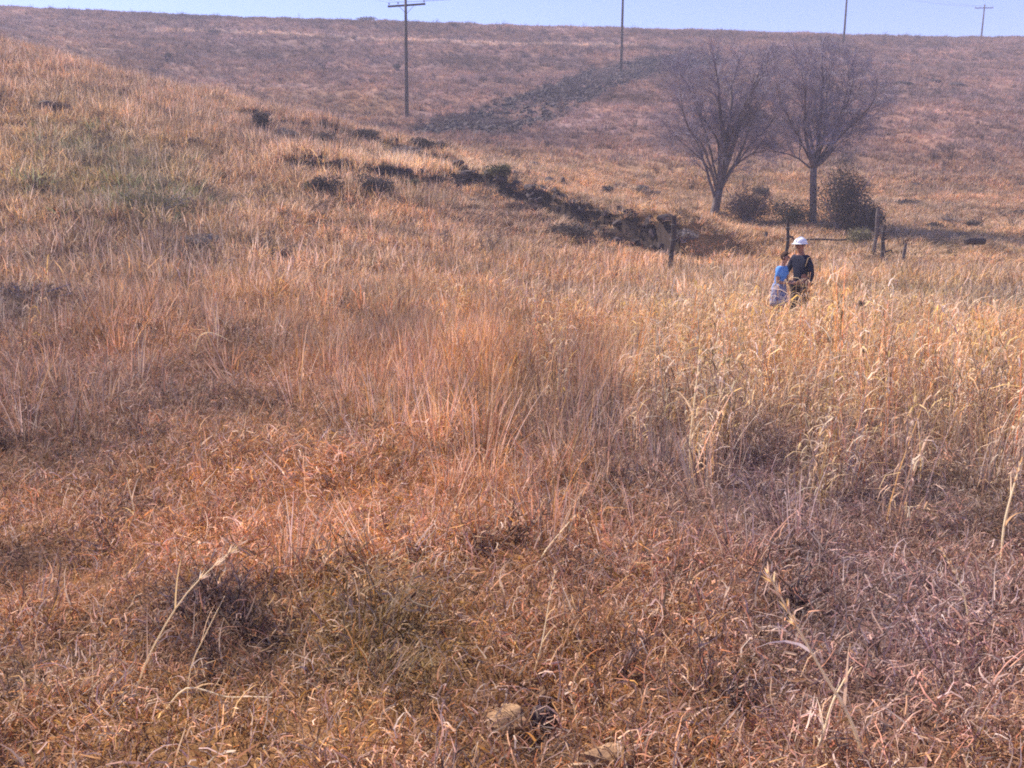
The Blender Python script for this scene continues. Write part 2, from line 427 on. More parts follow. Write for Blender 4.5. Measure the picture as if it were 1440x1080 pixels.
# ------------------------------------------------------------------ grass sources
SRC = {}
def src_col(key, objs):
    c = bpy.data.collections.new('source_'+key)
    for o in objs: c.objects.link(o)
    SRC[key] = (c, len(objs))
def rv(a, b): return random.uniform(a, b)
def blade(mb, x, y, h, lean, az, w, val, seg=3, curl=0., rise=1.0):
    p = Vector((x, y, -.01)); pts = [p.copy()]
    pitch = math.pi/2-lean*.4; st = h/seg; a = az
    for i in range(seg):
        d = Vector((math.cos(a)*math.cos(pitch), math.sin(a)*math.cos(pitch), math.sin(pitch)*rise))
        p = p+d*st; pts.append(p.copy())
        pitch -= lean*(1.0/seg)*rv(.6, 1.6); a += rv(-curl, curl)
    side = Vector((-math.sin(az+rv(-1, 1)), math.cos(az+rv(-1, 1)), rv(-.3, .3))).normalized()
    mb.strip(pts, w, side, val)
def make_curly(i):   # matted short curling leaf litter of red grass
    mb = MB()
    for k in range(46):
        r = .15*math.sqrt(random.random()); t = rv(0, 6.28)
        blade(mb, r*math.cos(t), r*math.sin(t), rv(.04, .13), rv(.4, 3.2), rv(0, 6.28), rv(.003, .006), random.random(), 4, .9)
    return mb.build('curly_%d' % i, GRASS_M, link=False)
def make_up(i):      # upright fine culms with small heads
    mb = MB()
    for k in range(26):
        r = .09*math.sqrt(random.random()); t = rv(0, 6.28); val = random.random()
        h = rv(.25, .62)
        blade(mb, r*math.cos(t), r*math.sin(t), h, rv(.05, .5), t+rv(-.8, .8), rv(.004, .008), val, 4, .15)
    for k in range(16):
        r = .1*math.sqrt(random.random()); t = rv(0, 6.28)
        blade(mb, r*math.cos(t), r*math.sin(t), rv(.1, .3), rv(.5, 2.2), t, rv(.004, .007), random.random(), 3, .5)
    return mb.build('upright_%d' % i, GRASS_M, link=False)
def make_reed(i):    # tall straw stalks with drooping papery leaves
    mb = MB()
    for k in range(7):
        r = .12*math.sqrt(random.random()); t = rv(0, 6.28); val = random.random()
        h = rv(.65, 1.15); az = rv(0, 6.28); ln = rv(.03, .3)
        p = Vector((r*math.cos(t), r*math.sin(t), -.02)); pts = [p.copy()]; pitch = math.pi/2-ln*.3
        for s in range(5):
            d = Vector((math.cos(az)*math.cos(pitch), math.sin(az)*math.cos(pitch), math.sin(pitch)))
            p = p+d*h/5; pts.append(p.copy()); pitch -= ln*.2*rv(.3, 1.6)
        mb.tube(pts, [.0045, .004, .0035, .003, .0025, .0015], 3, False, .4+.6*val)
        for s in range(1, 6):
            for q in range(random.choice((1, 1, 2))):
                b = pts[s]; a2 = rv(0, 6.28); ll = rv(.15, .4); pit = rv(.5, 1.2)
                bp = [b.copy()]; c = b.copy()
                for m in range(4):
                    c = c+Vector((math.cos(a2)*math.cos(pit), math.sin(a2)*math.cos(pit), math.sin(pit)))*ll/4
                    bp.append(c.copy()); pit -= rv(.35, 1.1)
                mb.strip(bp, rv(.007, .013), Vector((-math.sin(a2), math.cos(a2), rv(-.4, .4))).normalized(), random.random())
    for k in range(16):
        r = .14*math.sqrt(random.random()); t = rv(0, 6.28)
        blade(mb, r*math.cos(t), r*math.sin(t), rv(.2, .55), rv(.3, 1.6), rv(0, 6.28), rv(.005, .009), random.random(), 4, .4)
    return mb.build('reed_%d' % i, GRASS_M, link=False)
def make_mid(i):     # broader tuft for the middle distance
    mb = MB()
    for k in range(44):
        r = .22*math.sqrt(random.random()); t = rv(0, 6.28)
        blade(mb, r*math.cos(t), r*math.sin(t), rv(.12, .45), rv(.2, 2.4), t+rv(-1, 1), rv(.012, .026), random.random(), 3, .5)
    return mb.build('mid_%d' % i, GRASS_M, link=False)
def make_far(i):     # tussock for the far slope
    mb = MB()
    for k in range(26):
        r = .28*math.sqrt(random.random()); t = rv(0, 6.28)
        blade(mb, r*math.cos(t), r*math.sin(t), rv(.18, .42), rv(.3, 2.0), t+rv(-.8, .8), rv(.03, .055), random.random(), 2, .3)
    return mb.build('far_%d' % i, FAR_M, link=False)
def make_twiggy(i):  # dark wiry little shrub
    mb = MB()
    for k in range(16):
        az = rv(0, 6.28); el = rv(.5, 1.45); ln = rv(.12, .34); p = Vector((rv(-.05, .05), rv(-.05, .05), -.01)); pts = [p]
        d = Vector((math.cos(az)*math.cos(el), math.sin(az)*math.cos(el), math.sin(el)))
        for s in range(4):
            d = (d+Vector((rv(-.3, .3), rv(-.3, .3), rv(-.2, .25)))).normalized(); p = p+d*ln/4; pts.append(p)
        mb.tube(pts, [.004, .0035, .003, .002, .001], 3, False, random.random()*.5)
        for s in range(1, 5):
            for q in range(4):
                d2 = (d+Vector((rv(-1, 1), rv(-1, 1), rv(-.5, 1)))).normalized(); sd_ = d2.cross(Vector((rv(-1, 1), rv(-1, 1), rv(-1, 1)))).normalized()
                l2 = rv(.02, .07)
                mb.strip([pts[s], pts[s]+d2*l2*.5, pts[s]+d2*l2], rv(.004, .009), sd_, random.random())
    return mb.build('twiggy_%d' % i, TWIG_M, link=False)
def make_rubble(i):
    mb = MB()
    s0 = len(mb.v)
    import mathutils
    n = 9
    pts = [Vector((rv(-1, 1), rv(-1, 1), rv(-.7, .8))).normalized()*rv(.8, 1.15) for _ in range(16)]
    import bmesh
    b = bmesh.new()
    for p in pts: b.verts.new(Vector((p.x*rv(.9, 1.1), p.y*.8, p.z*.6)))
    bmesh.ops.convex_hull(b, input=b.verts)
    me = bpy.data.meshes.new('stone_src'); b.to_mesh(me); b.free(); me.materials.append(STONE_M)
    return bpy.data.objects.new('rubble_%d' % i, me)
m, nt, out = mat_new('dark_weathered_stone'); STONE_M = m
at = N(nt, 'ShaderNodeObjectInfo'); tcn = N(nt, 'ShaderNodeNewGeometry'); nz = N(nt, 'ShaderNodeTexNoise'); nz.inputs['Scale'].default_value = 5; nz.inputs['Detail'].default_value = 8
nt.links.new(tcn.outputs['Position'], nz.inputs['Vector'])
rp = N(nt, 'ShaderNodeValToRGB'); rp.color_ramp.elements[0].color = (.018, .013, .013, 1); rp.color_ramp.elements[1].color = (.085, .052, .054, 1)
rp.color_ramp.elements[0].position = .3; rp.color_ramp.elements[1].position = .72
bs = N(nt, 'ShaderNodeBsdfPrincipled'); bs.inputs['Roughness'].default_value = .9
bp = N(nt, 'ShaderNodeBump'); bp.inputs['Strength'].default_value = .5; bp.inputs['Distance'].default_value = .05
nt.links.new(nz.outputs[0], rp.inputs[0]); nt.links.new(rp.outputs[0], bs.inputs['Base Color']); nt.links.new(nz.outputs[0], bp.inputs['Height'])
nt.links.new(bp.outputs[0], bs.inputs['Normal']); nt.links.new(bs.outputs[0], out.inputs[0])

src_col('curly', [make_curly(i) for i in range(10)])
src_col('up', [make_up(i) for i in range(8)])
src_col('reed', [make_reed(i) for i in range(9)])
src_col('mid', [make_mid(i) for i in range(8)])
src_col('far', [make_far(i) for i in range(8)])
src_col('twiggy', [make_twiggy(i) for i in range(7)])
src_col('rubble', [make_rubble(i) for i in range(7)])

def scatter_object(name, label, key, P, scale, tint, tilt=.15):
    n = len(P)
    me = bpy.data.meshes.new(name); me.vertices.add(n); me.vertices.foreach_set('co', P.ravel())
    def add(nm, typ, fld, arr):
        a = me.attributes.new(nm, typ, 'POINT'); a.data.foreach_set(fld, arr.ravel())
    rot = np.column_stack([rng.normal(0, tilt, n), rng.normal(0, tilt, n), rng.uniform(0, 6.28, n)]).astype('f')
    add('turn', 'FLOAT_VECTOR', 'vector', rot)
    if scale.ndim == 1: scale = np.repeat(scale[:, None], 3, 1)
    add('size', 'FLOAT_VECTOR', 'vector', scale.astype('f'))
    add('pick', 'INT', 'value', rng.integers(0, SRC[key][1], n).astype('i'))
    add('tint', 'FLOAT_COLOR', 'color', np.column_stack([tint, np.ones(n)]).astype('f'))
    o = bpy.data.objects.new(name, me); COL.objects.link(o); tag(o, label, None, None, 'stuff')
    ng = bpy.data.node_groups.new(name+'_scatter', 'GeometryNodeTree')
    ng.interface.new_socket('Geometry', in_out='INPUT', socket_type='NodeSocketGeometry')
    ng.interface.new_socket('Geometry', in_out='OUTPUT', socket_type='NodeSocketGeometry')
    gi = ng.nodes.new('NodeGroupInput'); go = ng.nodes.new('NodeGroupOutput')
    ci = ng.nodes.new('GeometryNodeCollectionInfo'); ci.inputs['Collection'].default_value = SRC[key][0]
    ci.inputs['Separate Children'].default_value = True; ci.inputs['Reset Children'].default_value = True
    ip = ng.nodes.new('GeometryNodeInstanceOnPoints'); ip.inputs['Pick Instance'].default_value = True
    def na(nm, t):
        q = ng.nodes.new('GeometryNodeInputNamedAttribute'); q.data_type = t; q.inputs['Name'].default_value = nm
        return [s for s in q.outputs if s.enabled and s.name == 'Attribute'][0]
    L = ng.links.new
    L(gi.outputs[0], ip.inputs['Points']); L(ci.outputs[0], ip.inputs['Instance'])
    L(na('pick', 'INT'), ip.inputs['Instance Index']); L(na('size', 'FLOAT_VECTOR'), ip.inputs['Scale'])
    L(na('turn', 'FLOAT_VECTOR'), ip.inputs['Rotation']); L(ip.outputs[0], go.inputs[0])
    md = o.modifiers.new('scatter', 'NODES'); md.node_group = ng
    return o
def sample(y0, y1, dens, margin=.68, extra=1.5):
    """random ground points inside the wedge the camera sees, with a margin each side"""
    area = margin*(y1*y1-y0*y0)+2*extra*(y1-y0)
    n = int(area*dens)
    Y = np.sqrt(rng.uniform(0, 1, int(n*1.0))*(y1*y1-y0*y0)+y0*y0)
    X = rng.uniform(-1, 1, len(Y))*(margin*Y+extra)
    return X, Y
def keep(X, Y, m): return X[m], Y[m]
def uvz(X, Y):
    Z = height(X, Y); u, v = project(X, Y, Z); return Z, u, v
def blobmask(u, v, blobs):
    m = np.zeros(len(u))
    for bu, bv, ru, rv_, st in blobs: m = np.maximum(m, st*np.exp(-(((u-bu)/ru)**2+((v-bv)/rv_)**2)))
    return m
BARE = [(718, 1000, 34, 18, .6), (768, 1030, 24, 20, .9), (850, 1052, 34, 14, .6)]

# near: matted red grass
def layer(name, label, key, y0, y1, dens, s0, s1, prob=None, tintf=None, hs=None, tilt=.15, sink=0.0, margin=.68):
    X, Y = sample(y0, y1, dens, margin)
    Z, u, v = uvz(X, Y)
    k = np.ones(len(X), bool)
    if prob is not None: k &= rng.random(len(X)) < prob(X, Y, u, v)
    bd, bh = bank_d(X, Y)
    k &= ~((bd > -.5) & (bd < .05) & (bh > .2) & (rng.random(len(X)) < .8))
    if key != 'rubble': k &= rng.random(len(X)) > blobmask(u, v, BARE)*.97
    X, Y, Z, u, v = X[k], Y[k], Z[k], u[k], v[k]
    T = tint_at(X, Y, Z)
    if tintf is not None: T = tintf(T, X, Y, u, v)
    T = np.clip(T*rng.uniform(.72, 1.28, len(X))[:, None], .01, .9)
    sc = rng.uniform(s0, s1, len(X))
    sc = sc*(.65+.75*fbm(X*1.1, Y*1.1, 3, 21))
    S = np.repeat(sc[:, None], 3, 1)
    if hs is not None: S[:, 2] *= hs(X, Y, u, v)
    return scatter_object(name, label, key, np.column_stack([X, Y, Z-sink]).astype('f'), S, T, tilt)
def wob(X, Y, s, sc=.9): return (fbm(X*sc, Y*sc, 3, s)-.5)
layer('short_red_grass', 'matted short curling red-brown grass covering the near ground', 'curly', .9, 9, 270, .75, 1.45, tilt=.4, prob=lambda X, Y, u, v: np.clip(-.2+2.4*fbm(X*2.2, Y*2.2, 3, 23), .72, 1))
layer('tufted_grass', 'tufted reddish grass on the slope around the middle of the field', 'curly', 9, 17, 75, 1.2, 2.0, tilt=.3)
def p_up(X, Y, u, v):
    u = u+wob(X, Y, 41)*160; v = v+wob(X, Y, 42)*90
    m = blobmask(u, v, [(680, 540, 190, 110, 1), (550, 900, 100, 70, .7), (470, 860, 60, 60, .5), (800, 620, 90, 90, .9), (600, 420, 300, 70, .7), (250, 430, 260, 70, .4),
                        (1200, 600, 350, 130, .6), (30, 560, 110, 60, .5), (950, 480, 160, 90, .8), (1380, 700, 120, 90, .5), (1000, 780, 140, 60, .3), (700, 700, 200, 60, .5)])
    return np.clip(m*(.5+fbm(X*1.2, Y*1.2, 2, 43)), .04, 1)
layer('upright_orange_grass', 'fine upright orange-brown grass stems in patches', 'up', 2.3, 18, 34, .75, 1.25, prob=p_up, hs=lambda X, Y, u, v: .72-.36*sstep(4.5, 2.8, Y), tilt=.14)
def p_reed(X, Y, u, v):
    u = u+wob(X, Y, 51)*120; v = v+wob(X, Y, 52)*50
    m = blobmask(u, v, [(1180, 590, 260, 85, 1), (1050, 520, 150, 70, .8), (1400, 640, 90, 120, .9), (960, 580, 60, 70, .6), (1250, 670, 190, 60, .5), (1280, 740, 220, 60, .12), (1120, 470, 260, 45, .9), (60, 320, 90, 70, .25), (640, 420, 220, 30, .25)])
    return np.clip(m, .004, 1)*(1-.35*sstep(12, 15.5, Y))*(1-.8*(Y > 13.5)*(np.abs(X/Y-.318) < .03))
layer('tall_straw_grass', 'tall pale straw stalks with drooping dry leaves on the right of the field', 'reed', 3.9, 17, 15, .6, 1.0, prob=p_reed,
      tintf=lambda T, X, Y, u, v: T*.5+np.array((.62, .415, .17))*.5, tilt=.1,
      hs=lambda X, Y, u, v: (1-.25*sstep(7.5, 14, Y))*(.72+.62*fbm(X*.8, Y*.8, 2, 57))*(.7+.3*sstep(4.5, 7, Y)))
def p_tw(X, Y, u, v):
    u = u+wob(X, Y, 61)*120; v = v+wob(X, Y, 62)*60
    m = blobmask(u, v, [(350, 900, 120, 60, .8), (60, 795, 70, 35, 1), (60, 640, 130, 60, .7), (180, 720, 60, 35, .6), (1090, 880, 70, 40, .7), (1250, 750, 250, 80, .5), (40, 430, 70, 60, .9),
                        (260, 380, 60, 80, .8), (1250, 950, 260, 120, .4), (540, 520, 50, 60, .4), (800, 640, 60, 60, .6), (950, 680, 100, 50, .5), (740, 440, 100, 22, .6), (480, 560, 60, 20, .6), (760, 1040, 50, 30, .6)])
    return np.clip(m+.35*np.clip((fbm(X*1.1, Y*1.1, 3, 63)-.5)*3, 0, 1), .05, 1)
layer('dark_wiry_undergrowth', 'low dark grey-brown wiry undergrowth in patches between the grass', 'twiggy', 1.4, 22, 30, .45, 1.0, prob=p_tw,
      tintf=lambda T, X, Y, u, v: T*.45+np.array((.17, .125, .115))*.5, tilt=.5,
      hs=lambda X, Y, u, v: .7+0*X)
# middle distance
layer('green_weeds', 'soft yellow-green weeds in a wide patch on the left slope', 'mid', 18, 34, 14, .6, 1.2,
      prob=lambda X, Y, u, v: .9*blobmask(u+wob(X, Y, 45)*70, v+wob(X, Y, 46)*40, [(195, 270, 75, 42, 1), (110, 240, 60, 45, .6), (120, 300, 60, 25, .5)]),
      tintf=lambda T, X, Y, u, v: T*.1+np.array((.21, .235, .09))*.9, tilt=.25)
layer('golden_grass', 'knee-high golden grass filling the valley floor and the left slope', 'mid', 14, 50, 17, .75, 1.3,
      prob=lambda X, Y, u, v: np.clip(.45+1.1*fbm(X*.5, Y*.5, 3, 71), 0, 1), hs=lambda X, Y, u, v: (.6+.9*fbm(X*.22, Y*.22, 2, 73))*(1-.45*((u > 640) & (Y > 27))), tilt=.15)
layer('hill_grass', 'short pinkish-brown tussock grass over the far hillside', 'far', 46, 152, 6.0, .55, 1.15,
      prob=lambda X, Y, u, v: np.clip(.25+1.3*fbm(X*.25, Y*.25, 3, 81), 0, 1)*(1-.97*band_mask(X, Y, height(X, Y))), tilt=.2, margin=.64)
layer('stony_rubble', 'dark stony rubble strip climbing the far hillside', 'rubble', 50, 140, 12.0, .08, .36,
      prob=lambda X, Y, u, v: band_mask(X, Y, height(X, Y))*.9, tilt=.6, sink=.05)
layer('hillside_scrub', 'small dark scrub scattered over the far hillside', 'twiggy', 46, 140, .55, 1.2, 2.8,
      prob=lambda X, Y, u, v: np.clip(.12+2.2*(fbm(X*.12, Y*.2, 3, 91)-.42), 0.02, 1)+.9*band_mask(X, Y, height(X, Y)),
      tintf=lambda T, X, Y, u, v: T*.3+np.array((.14, .11, .11))*.6, tilt=.3)
layer('valley_scrub', 'grey scrub between the grass on the valley edge', 'twiggy', 20, 48, .8, 1.0, 2.2,
      prob=lambda X, Y, u, v: np.clip(.12+blobmask(u, v, [(700, 300, 120, 50, .9), (450, 190, 160, 30, .9), (480, 275, 90, 25, .9), (1320, 320, 120, 12, .8), (90, 320, 170, 70, .9), (270, 350, 110, 60, .9), (150, 170, 200, 60, .35), (400, 330, 120, 40, .5)]), 0, 1),
      tintf=lambda T, X, Y, u, v: T*.35+np.array((.16, .13, .11))*.6, tilt=.3)

# ------------------------------------------------------------------ materials for the things
WOOD = simple('weathered_wood', (.19, .155, .14), (.08, .062, .058), 14, .9, .5, (1, 1, .12))
DWOOD = simple('creosoted_wood', (.085, .065, .06), (.035, .026, .026), 10, .85, .4, (1, 1, .1))
BARK = simple('grey_bark', (.24, .19, .175), (.07, .052, .05), 9, .9, .6, (1, 1, .35))
TWIGB = simple('twig_bark', (.34, .30, .34), (.24, .21, .24), 3, .9, 0)
PORC = simple('brown_porcelain', (.12, .06, .04), (.09, .05, .035), 3, .3, 0, spec=.5)
STEEL = simple('dull_galvanised_steel', (.3, .3, .31), (.2, .2, .2), 20, .5, .1)
TANST = simple('tan_sandstone', (.43, .27, .14), (.20, .115, .07), 14, .95, .8, detail=10)
def P3(u, v, Y): return Vector((ray_xy(u, v, Y), Y, CAMZ+Y*row_tan(v)))
def gpos(u, v): return Vector(hit(u, v))
def on_ground(u, Y, v=300):
    x = ray_xy(u, v, Y); return Vector((x, Y, hz(x, Y)))

# ------------------------------------------------------------------ power poles and wires
def power_pole(label, u_base, v_base, Y, ztop, arm_rz, lean=0.0, arm=1.35, braces=True):
    x = ray_xy(u_base, v_base, Y); zb = hz(x, Y)
    t = thing('power_pole', label, 'power pole', (x, Y, zb), 0, 'wooden power poles of the line over the hill')
    H = ztop-zb
    m = MB().tube([(0, 0, -.6), (lean*.3, 0, H*.3), (lean*.65, 0, H*.65), (lean, 0, H)], [.15, .14, .12, .095], 10)
    m.build('pole', DWOOD, t, True)
    rot = Matrix.Rotation(arm_rz, 3, 'Z'); top = Vector((lean*.95, 0, H-.55))
    ax = rot @ Vector((1, 0, 0)); ay = rot @ Vector((0, 1, 0))
    MB().box(top+ay*.14, (arm*2, .11, .13), rot).build('crossarm', DWOOD, t)
    for s in (-1, 1):
        if braces: MB().tube([top+ay*.16+ax*s*.62-Vector((0, 0, .05)), top+ay*.13-Vector((0, 0, .62))], [.018, .018], 6).build('brace', STEEL, t)
    for s in (-.94, -.45, .94):
        b = top+ay*.14+ax*s*arm+Vector((0, 0, .065))
        MB().tube([b, b+Vector((0, 0, .06)), b+Vector((0, 0, .08)), b+Vector((0, 0, .13)), b+Vector((0, 0, .15)), b+Vector((0, 0, .2)), b+Vector((0, 0, .22))],
                  [.012, .012, .055, .05, .035, .05, .02], 8).build('insulator', PORC, t, True)
    for k in (.3, .7): MB().tube([top+ay*.22+Vector((0, 0, -.03+k*.05)), top-ay*.14+Vector((0, 0, -.03+k*.05))], [.012, .012], 6).build('bolt', STEEL, t)
    base = Vector((x, Y, zb))
    return [base+top+ay*.14+ax*s*arm+Vector((0, 0, .28)) for s in (-.94, -.45, .94)]
def zat(v, Y): return CAMZ+Y*row_tan(v)
A0 = power_pole('power pole beyond the crown of the near left slope', -250, 20, 46, 18.5, R(-30))
A1 = power_pole('tallest power pole with braced crossarm at the foot of the far hill', 572, 158, 72, zat(-4, 72), R(-18), .12, 1.55)
A2 = power_pole('second power pole from the left, on the slope above the stony strip', 874, 76, 99, zat(-42, 99), R(-22))
A3 = power_pole('third power pole from the left, on the skyline above the bare trees', 1187, 50, 127, zat(-30, 127), R(-22))
A4 = power_pole('farthest and smallest power pole, its crossarm just above the crest at the right', 1380, 52, 158, zat(6, 158), R(-5), 0, 1.5, False)
WIRE = simple('aluminium_wire', (.22, .22, .24), (.2, .2, .2), 3, .6, 0)
spans = [(A0, A1, 'running from the left slope to the tallest pole'), (A1, A2, 'between the first and second power poles'),
         (A2, A3, 'between the second and third power poles'), (A3, A4, 'between the third pole and the farthest pole')]
for pa, pb, tx in spans:
    for k, wh in enumerate(('left', 'middle', 'right')):
        a, b = pa[k], pb[k]; L_ = (b-a).length
        pts = [a.lerp(b, i/14)-Vector((0, 0, L_*.016*4*(i/14)*(1-i/14))) for i in range(15)]
        tag(MB().tube(pts, [.007]*15, 4).build('overhead_wire', WIRE), '%s wire %s' % (wh, tx), 'wire', 'wires of the power line')

# ------------------------------------------------------------------ fence posts and fallen wood
def post(label, u, Y, vtop, r, lean=(0, 0), mat=WOOD, kink=0, extra=None):
    x = ray_xy(u, vtop, Y); zb = hz(x, Y); H = zat(vtop, Y)-zb
    t = thing('fence_post', label, 'fence post', (x-lean[0], Y, zb), rv(0, 1), 'old fence posts along the valley')
    pts = []; rr = []
    for i in range(9):
        f = i/8; pts.append((lean[0]*f+math.sin(f*9+kink)*r*.35, lean[1]*f, -.3+(H+.3)*f)); rr.append(r*(1.12-.25*f)*rv(.9, 1.1))
    t.rotation_euler = (0, 0, 0)
    MB().tube(pts, rr, 9).build('post', mat, t)
    for f in (.35, .6, .85):
        z = H*f; c = Vector((lean[0]*f, lean[1]*f, z))
        ring = [c+Vector((math.cos(a)*r*1.22, math.sin(a)*r*1.22, 0)) for a in [k*math.pi/5 for k in range(11)]]
        MB().tube(ring, [.004]*11, 4, False).build('wire_tie', STEEL, t)
    if extra: extra(t, H, r)
    return t
post('leaning weathered dark post standing alone at the end of the dark gully bank', 948, 25.5, 303, .075, (.03, 0), DWOOD, 1)
def stub_fit(t, H, r): MB().tube([(0, 0, H*.68), (.16, 0, H*.66), (.2, 0, H*.6)], [.03, .035, .02], 6).build('stub', DWOOD, t)
post('dark post straight behind the two people', 1109, 27, 309, .055, (0, 0), DWOOD, 2, stub_fit)
post('tall pale post right of the big dark bush, light on its left side', 1236, 29.5, 292, .06, (.05, 0), WOOD, 3)
def stubs(t, H, r):
    MB().tube([(0, 0, H*.62), (.14, 0, H*.7)], [.03, .02], 6).build('stub', DWOOD, t)
    MB().tube([(0, 0, H*.3), (.26, 0, H*.38), (.34, 0, H*.3)], [.035, .03, .02], 6).build('stub', DWOOD, t)
post('short dark broken post just right of the tall pale post', 1244, 28.5, 317, .065, (0, 0), DWOOD, 4, stubs)
post('small grey stump of a post in the grass, right of the short broken post', 1273, 27, 342, .05, (0, 0), WOOD, 5)
post('small dark stump of a post left of the people, below the first bare tree', 1077, 31, 326, .06, (0, 0), DWOOD, 6)
def lying(label, u0, v0, u1, v1, Y, r, mat):
    a = P3(u0, v0, Y); b = P3(u1, v1, Y)
    for p in (a, b): p.z = max(p.z, hz(p.x, p.y)+r*.6)
    pts = [a.lerp(b, i/6)+Vector((0, 0, rv(-.3, .3)*r)) for i in range(7)]
    return tag(MB().tube(pts, [r*rv(.85, 1.1) for _ in pts], 8).build('fallen_pole', mat), label, 'log', 'fallen wood in the valley')
a_, b_ = gpos(1122, 343)+Vector((0, 0, .16)), gpos(1232, 346)+Vector((0, 0, .2))
tag(MB().tube([a_.lerp(b_, i/8)+Vector((0, 0, rv(-.02, .02))) for i in range(9)], [.035]*9, 7).build('fallen_pole', DWOOD), 'long thin dark pole lying level behind the man in the white helmet', 'log', 'fallen wood in the valley')
lying('short dark log lying in the pale grass far to the right', 1358, 340, 1385, 338, 29, .12, DWOOD)

# ------------------------------------------------------------------ bare trees
def bare_tree(label, u, vb, Y, limbs, H, seed):
    random.seed(seed)
    x = ray_xy(u, vb, Y); zb = hz(x, Y); k = Y/FPX
    t = thing('bare_tree', label, 'tree', (x, Y, zb), 0, 'leafless trees in the valley')
    tw = MB(); zmax = H*.95
    CEN = Vector((0, 0, H*.62))
    def twig(p, d, ln, r, lev):
        pts = [p.copy()]; seg = 3 if lev < 3 else 2
        c = p.copy()
        for s in range(seg):
            d = (d+Vector((rv(-.3, .3), rv(-.3, .3), rv(-.16, .12)))).normalized(); c = c+d*ln/seg; pts.append(c.copy())
        tw.tube(pts, [r*(1-.6*i/seg) for i in range(seg+1)], 4 if lev < 2 else 3, False)
        if lev >= 4 or c.z > zmax*(1-.035*abs(c.x)**1.6*.6)*rv(.93, 1.01): return
        n = (4, 4, 4, 5)[lev]
        for q in range(n):
            f = .25+.75*(q+rv(0, 1))/n; i = min(int(f*seg), seg-1); b = pts[i].lerp(pts[i+1], f*seg-i)
            side = d.cross(Vector((rv(-1, 1), rv(-1, 1), rv(-1, 1)))).normalized()
            nd = (d*rv(.75, 1.1)+side*rv(.4, 1.0)+Vector((0, 0, .1))).normalized()
            twig(b, nd, ln*rv(.5, .75), max(r*.5, .0028), lev+1)
    # trunk
    tm = MB(); fork = Vector((limbs['fork'][0]*k, 0, limbs['fork'][1]*k))
    tm.tube([(-.02, 0, -.3), (0, .0, .05), (fork.x*.35, 0, fork.z*.4), (fork.x*.8, .02, fork.z*.8), fork], [r_*limbs['r'] for r_ in (.30, .235, .2, .185, .19)], 10)
    tm.build('trunk', BARK, t, True)
    for (pts2, r0, start, dep) in limbs['limbs']:
        p0 = Vector((0, 0, 0)).lerp(fork, start) if start < 1 else fork.copy()
        pts = [p0]
        n = len(pts2)
        for i, (dx, dz) in enumerate(pts2):
            pts.append(Vector((dx*k, dep*(i+1)/n+rv(-.3, .3), dz*k)))
        # smooth the polyline
        sm = []
        for i in range(len(pts)-1):
            a, b, c, d = pts[max(i-1, 0)], pts[i], pts[i+1], pts[min(i+2, len(pts)-1)]
            for s in range(4):
                q = s/4; sm.append(Vector([_cub(a[j], b[j], c[j], d[j], q) for j in range(3)])+Vector((rv(-.02, .02), rv(-.02, .02), 0)))
        sm.append(pts[-1]); m_ = len(sm)
        rad = [r0*(1-.82*(i/(m_-1))**.8) for i in range(m_)]
        MB().tube(sm, rad, 8).build('branch', BARK, t, True)
        for i in range(4, m_):
            dd = (sm[i]-sm[i-1]).normalized()
            for q in range(2):
                side = dd.cross(Vector((rv(-1, 1), rv(-1, 1), rv(-1, 1)))).normalized()
                twig(sm[i].copy(), (dd*.8+side*rv(.35, .9)+Vector((0, 0, .15))).normalized(), rv(.6, 1.15)*(1-.3*i/m_), rad[i]*.4+.004, 1)
        twig(sm[-1].copy(), (sm[-1]-sm[-2]).normalized(), 0.8, rad[-1], 1)
    tag(tw.build('twigs', TWIGB, t), kind='stuff')
    return t
# limb points: sideways and upward offsets from the foot, in units of Y/f metres
bare_tree('broad bare tree on the left, near-upright limbs from a low fork', 1004, 306, 38.3, {'r': .9, 'fork': (5, 40), 'limbs': [
    ([(4, 100), (0, 140), (-6, 175), (-12, 205)], .13, 1, -.5), ([(14, 95), (18, 140), (22, 180), (32, 212)], .12, 1, .8),
    ([(22, 100), (34, 145), (46, 185), (58, 205)], .125, 1, -.3), ([(34, 92), (50, 130), (66, 160), (78, 180)], .08, .9, 1.3),
    ([(-12, 62), (-22, 95), (-38, 130), (-52, 165)], .075, .55, .9), ([(-20, 92), (-42, 118), (-58, 150), (-62, 185)], .06, .8, -1.3),
    ([(24, 70), (44, 86), (60, 90), (74, 100)], .05, .75, -.9), ([(2, 100), (-18, 140), (-30, 175), (-34, 200)], .07, .9, 1.4),
    ([(18, 120), (36, 165), (52, 195), (58, 208)], .07, 1, -1.4), ([(-6, 90), (-26, 140), (-44, 180), (-56, 195)], .06, 1, .3), ([(6, 100), (30, 130), (56, 145), (72, 140)], .05, 1, .6), ([(20, 62), (46, 98), (70, 128), (82, 150)], .06, 1, -.2), ([(-8, 66), (-30, 88), (-50, 104), (-66, 122)], .045, .8, .2)]}, 7.9, 3)
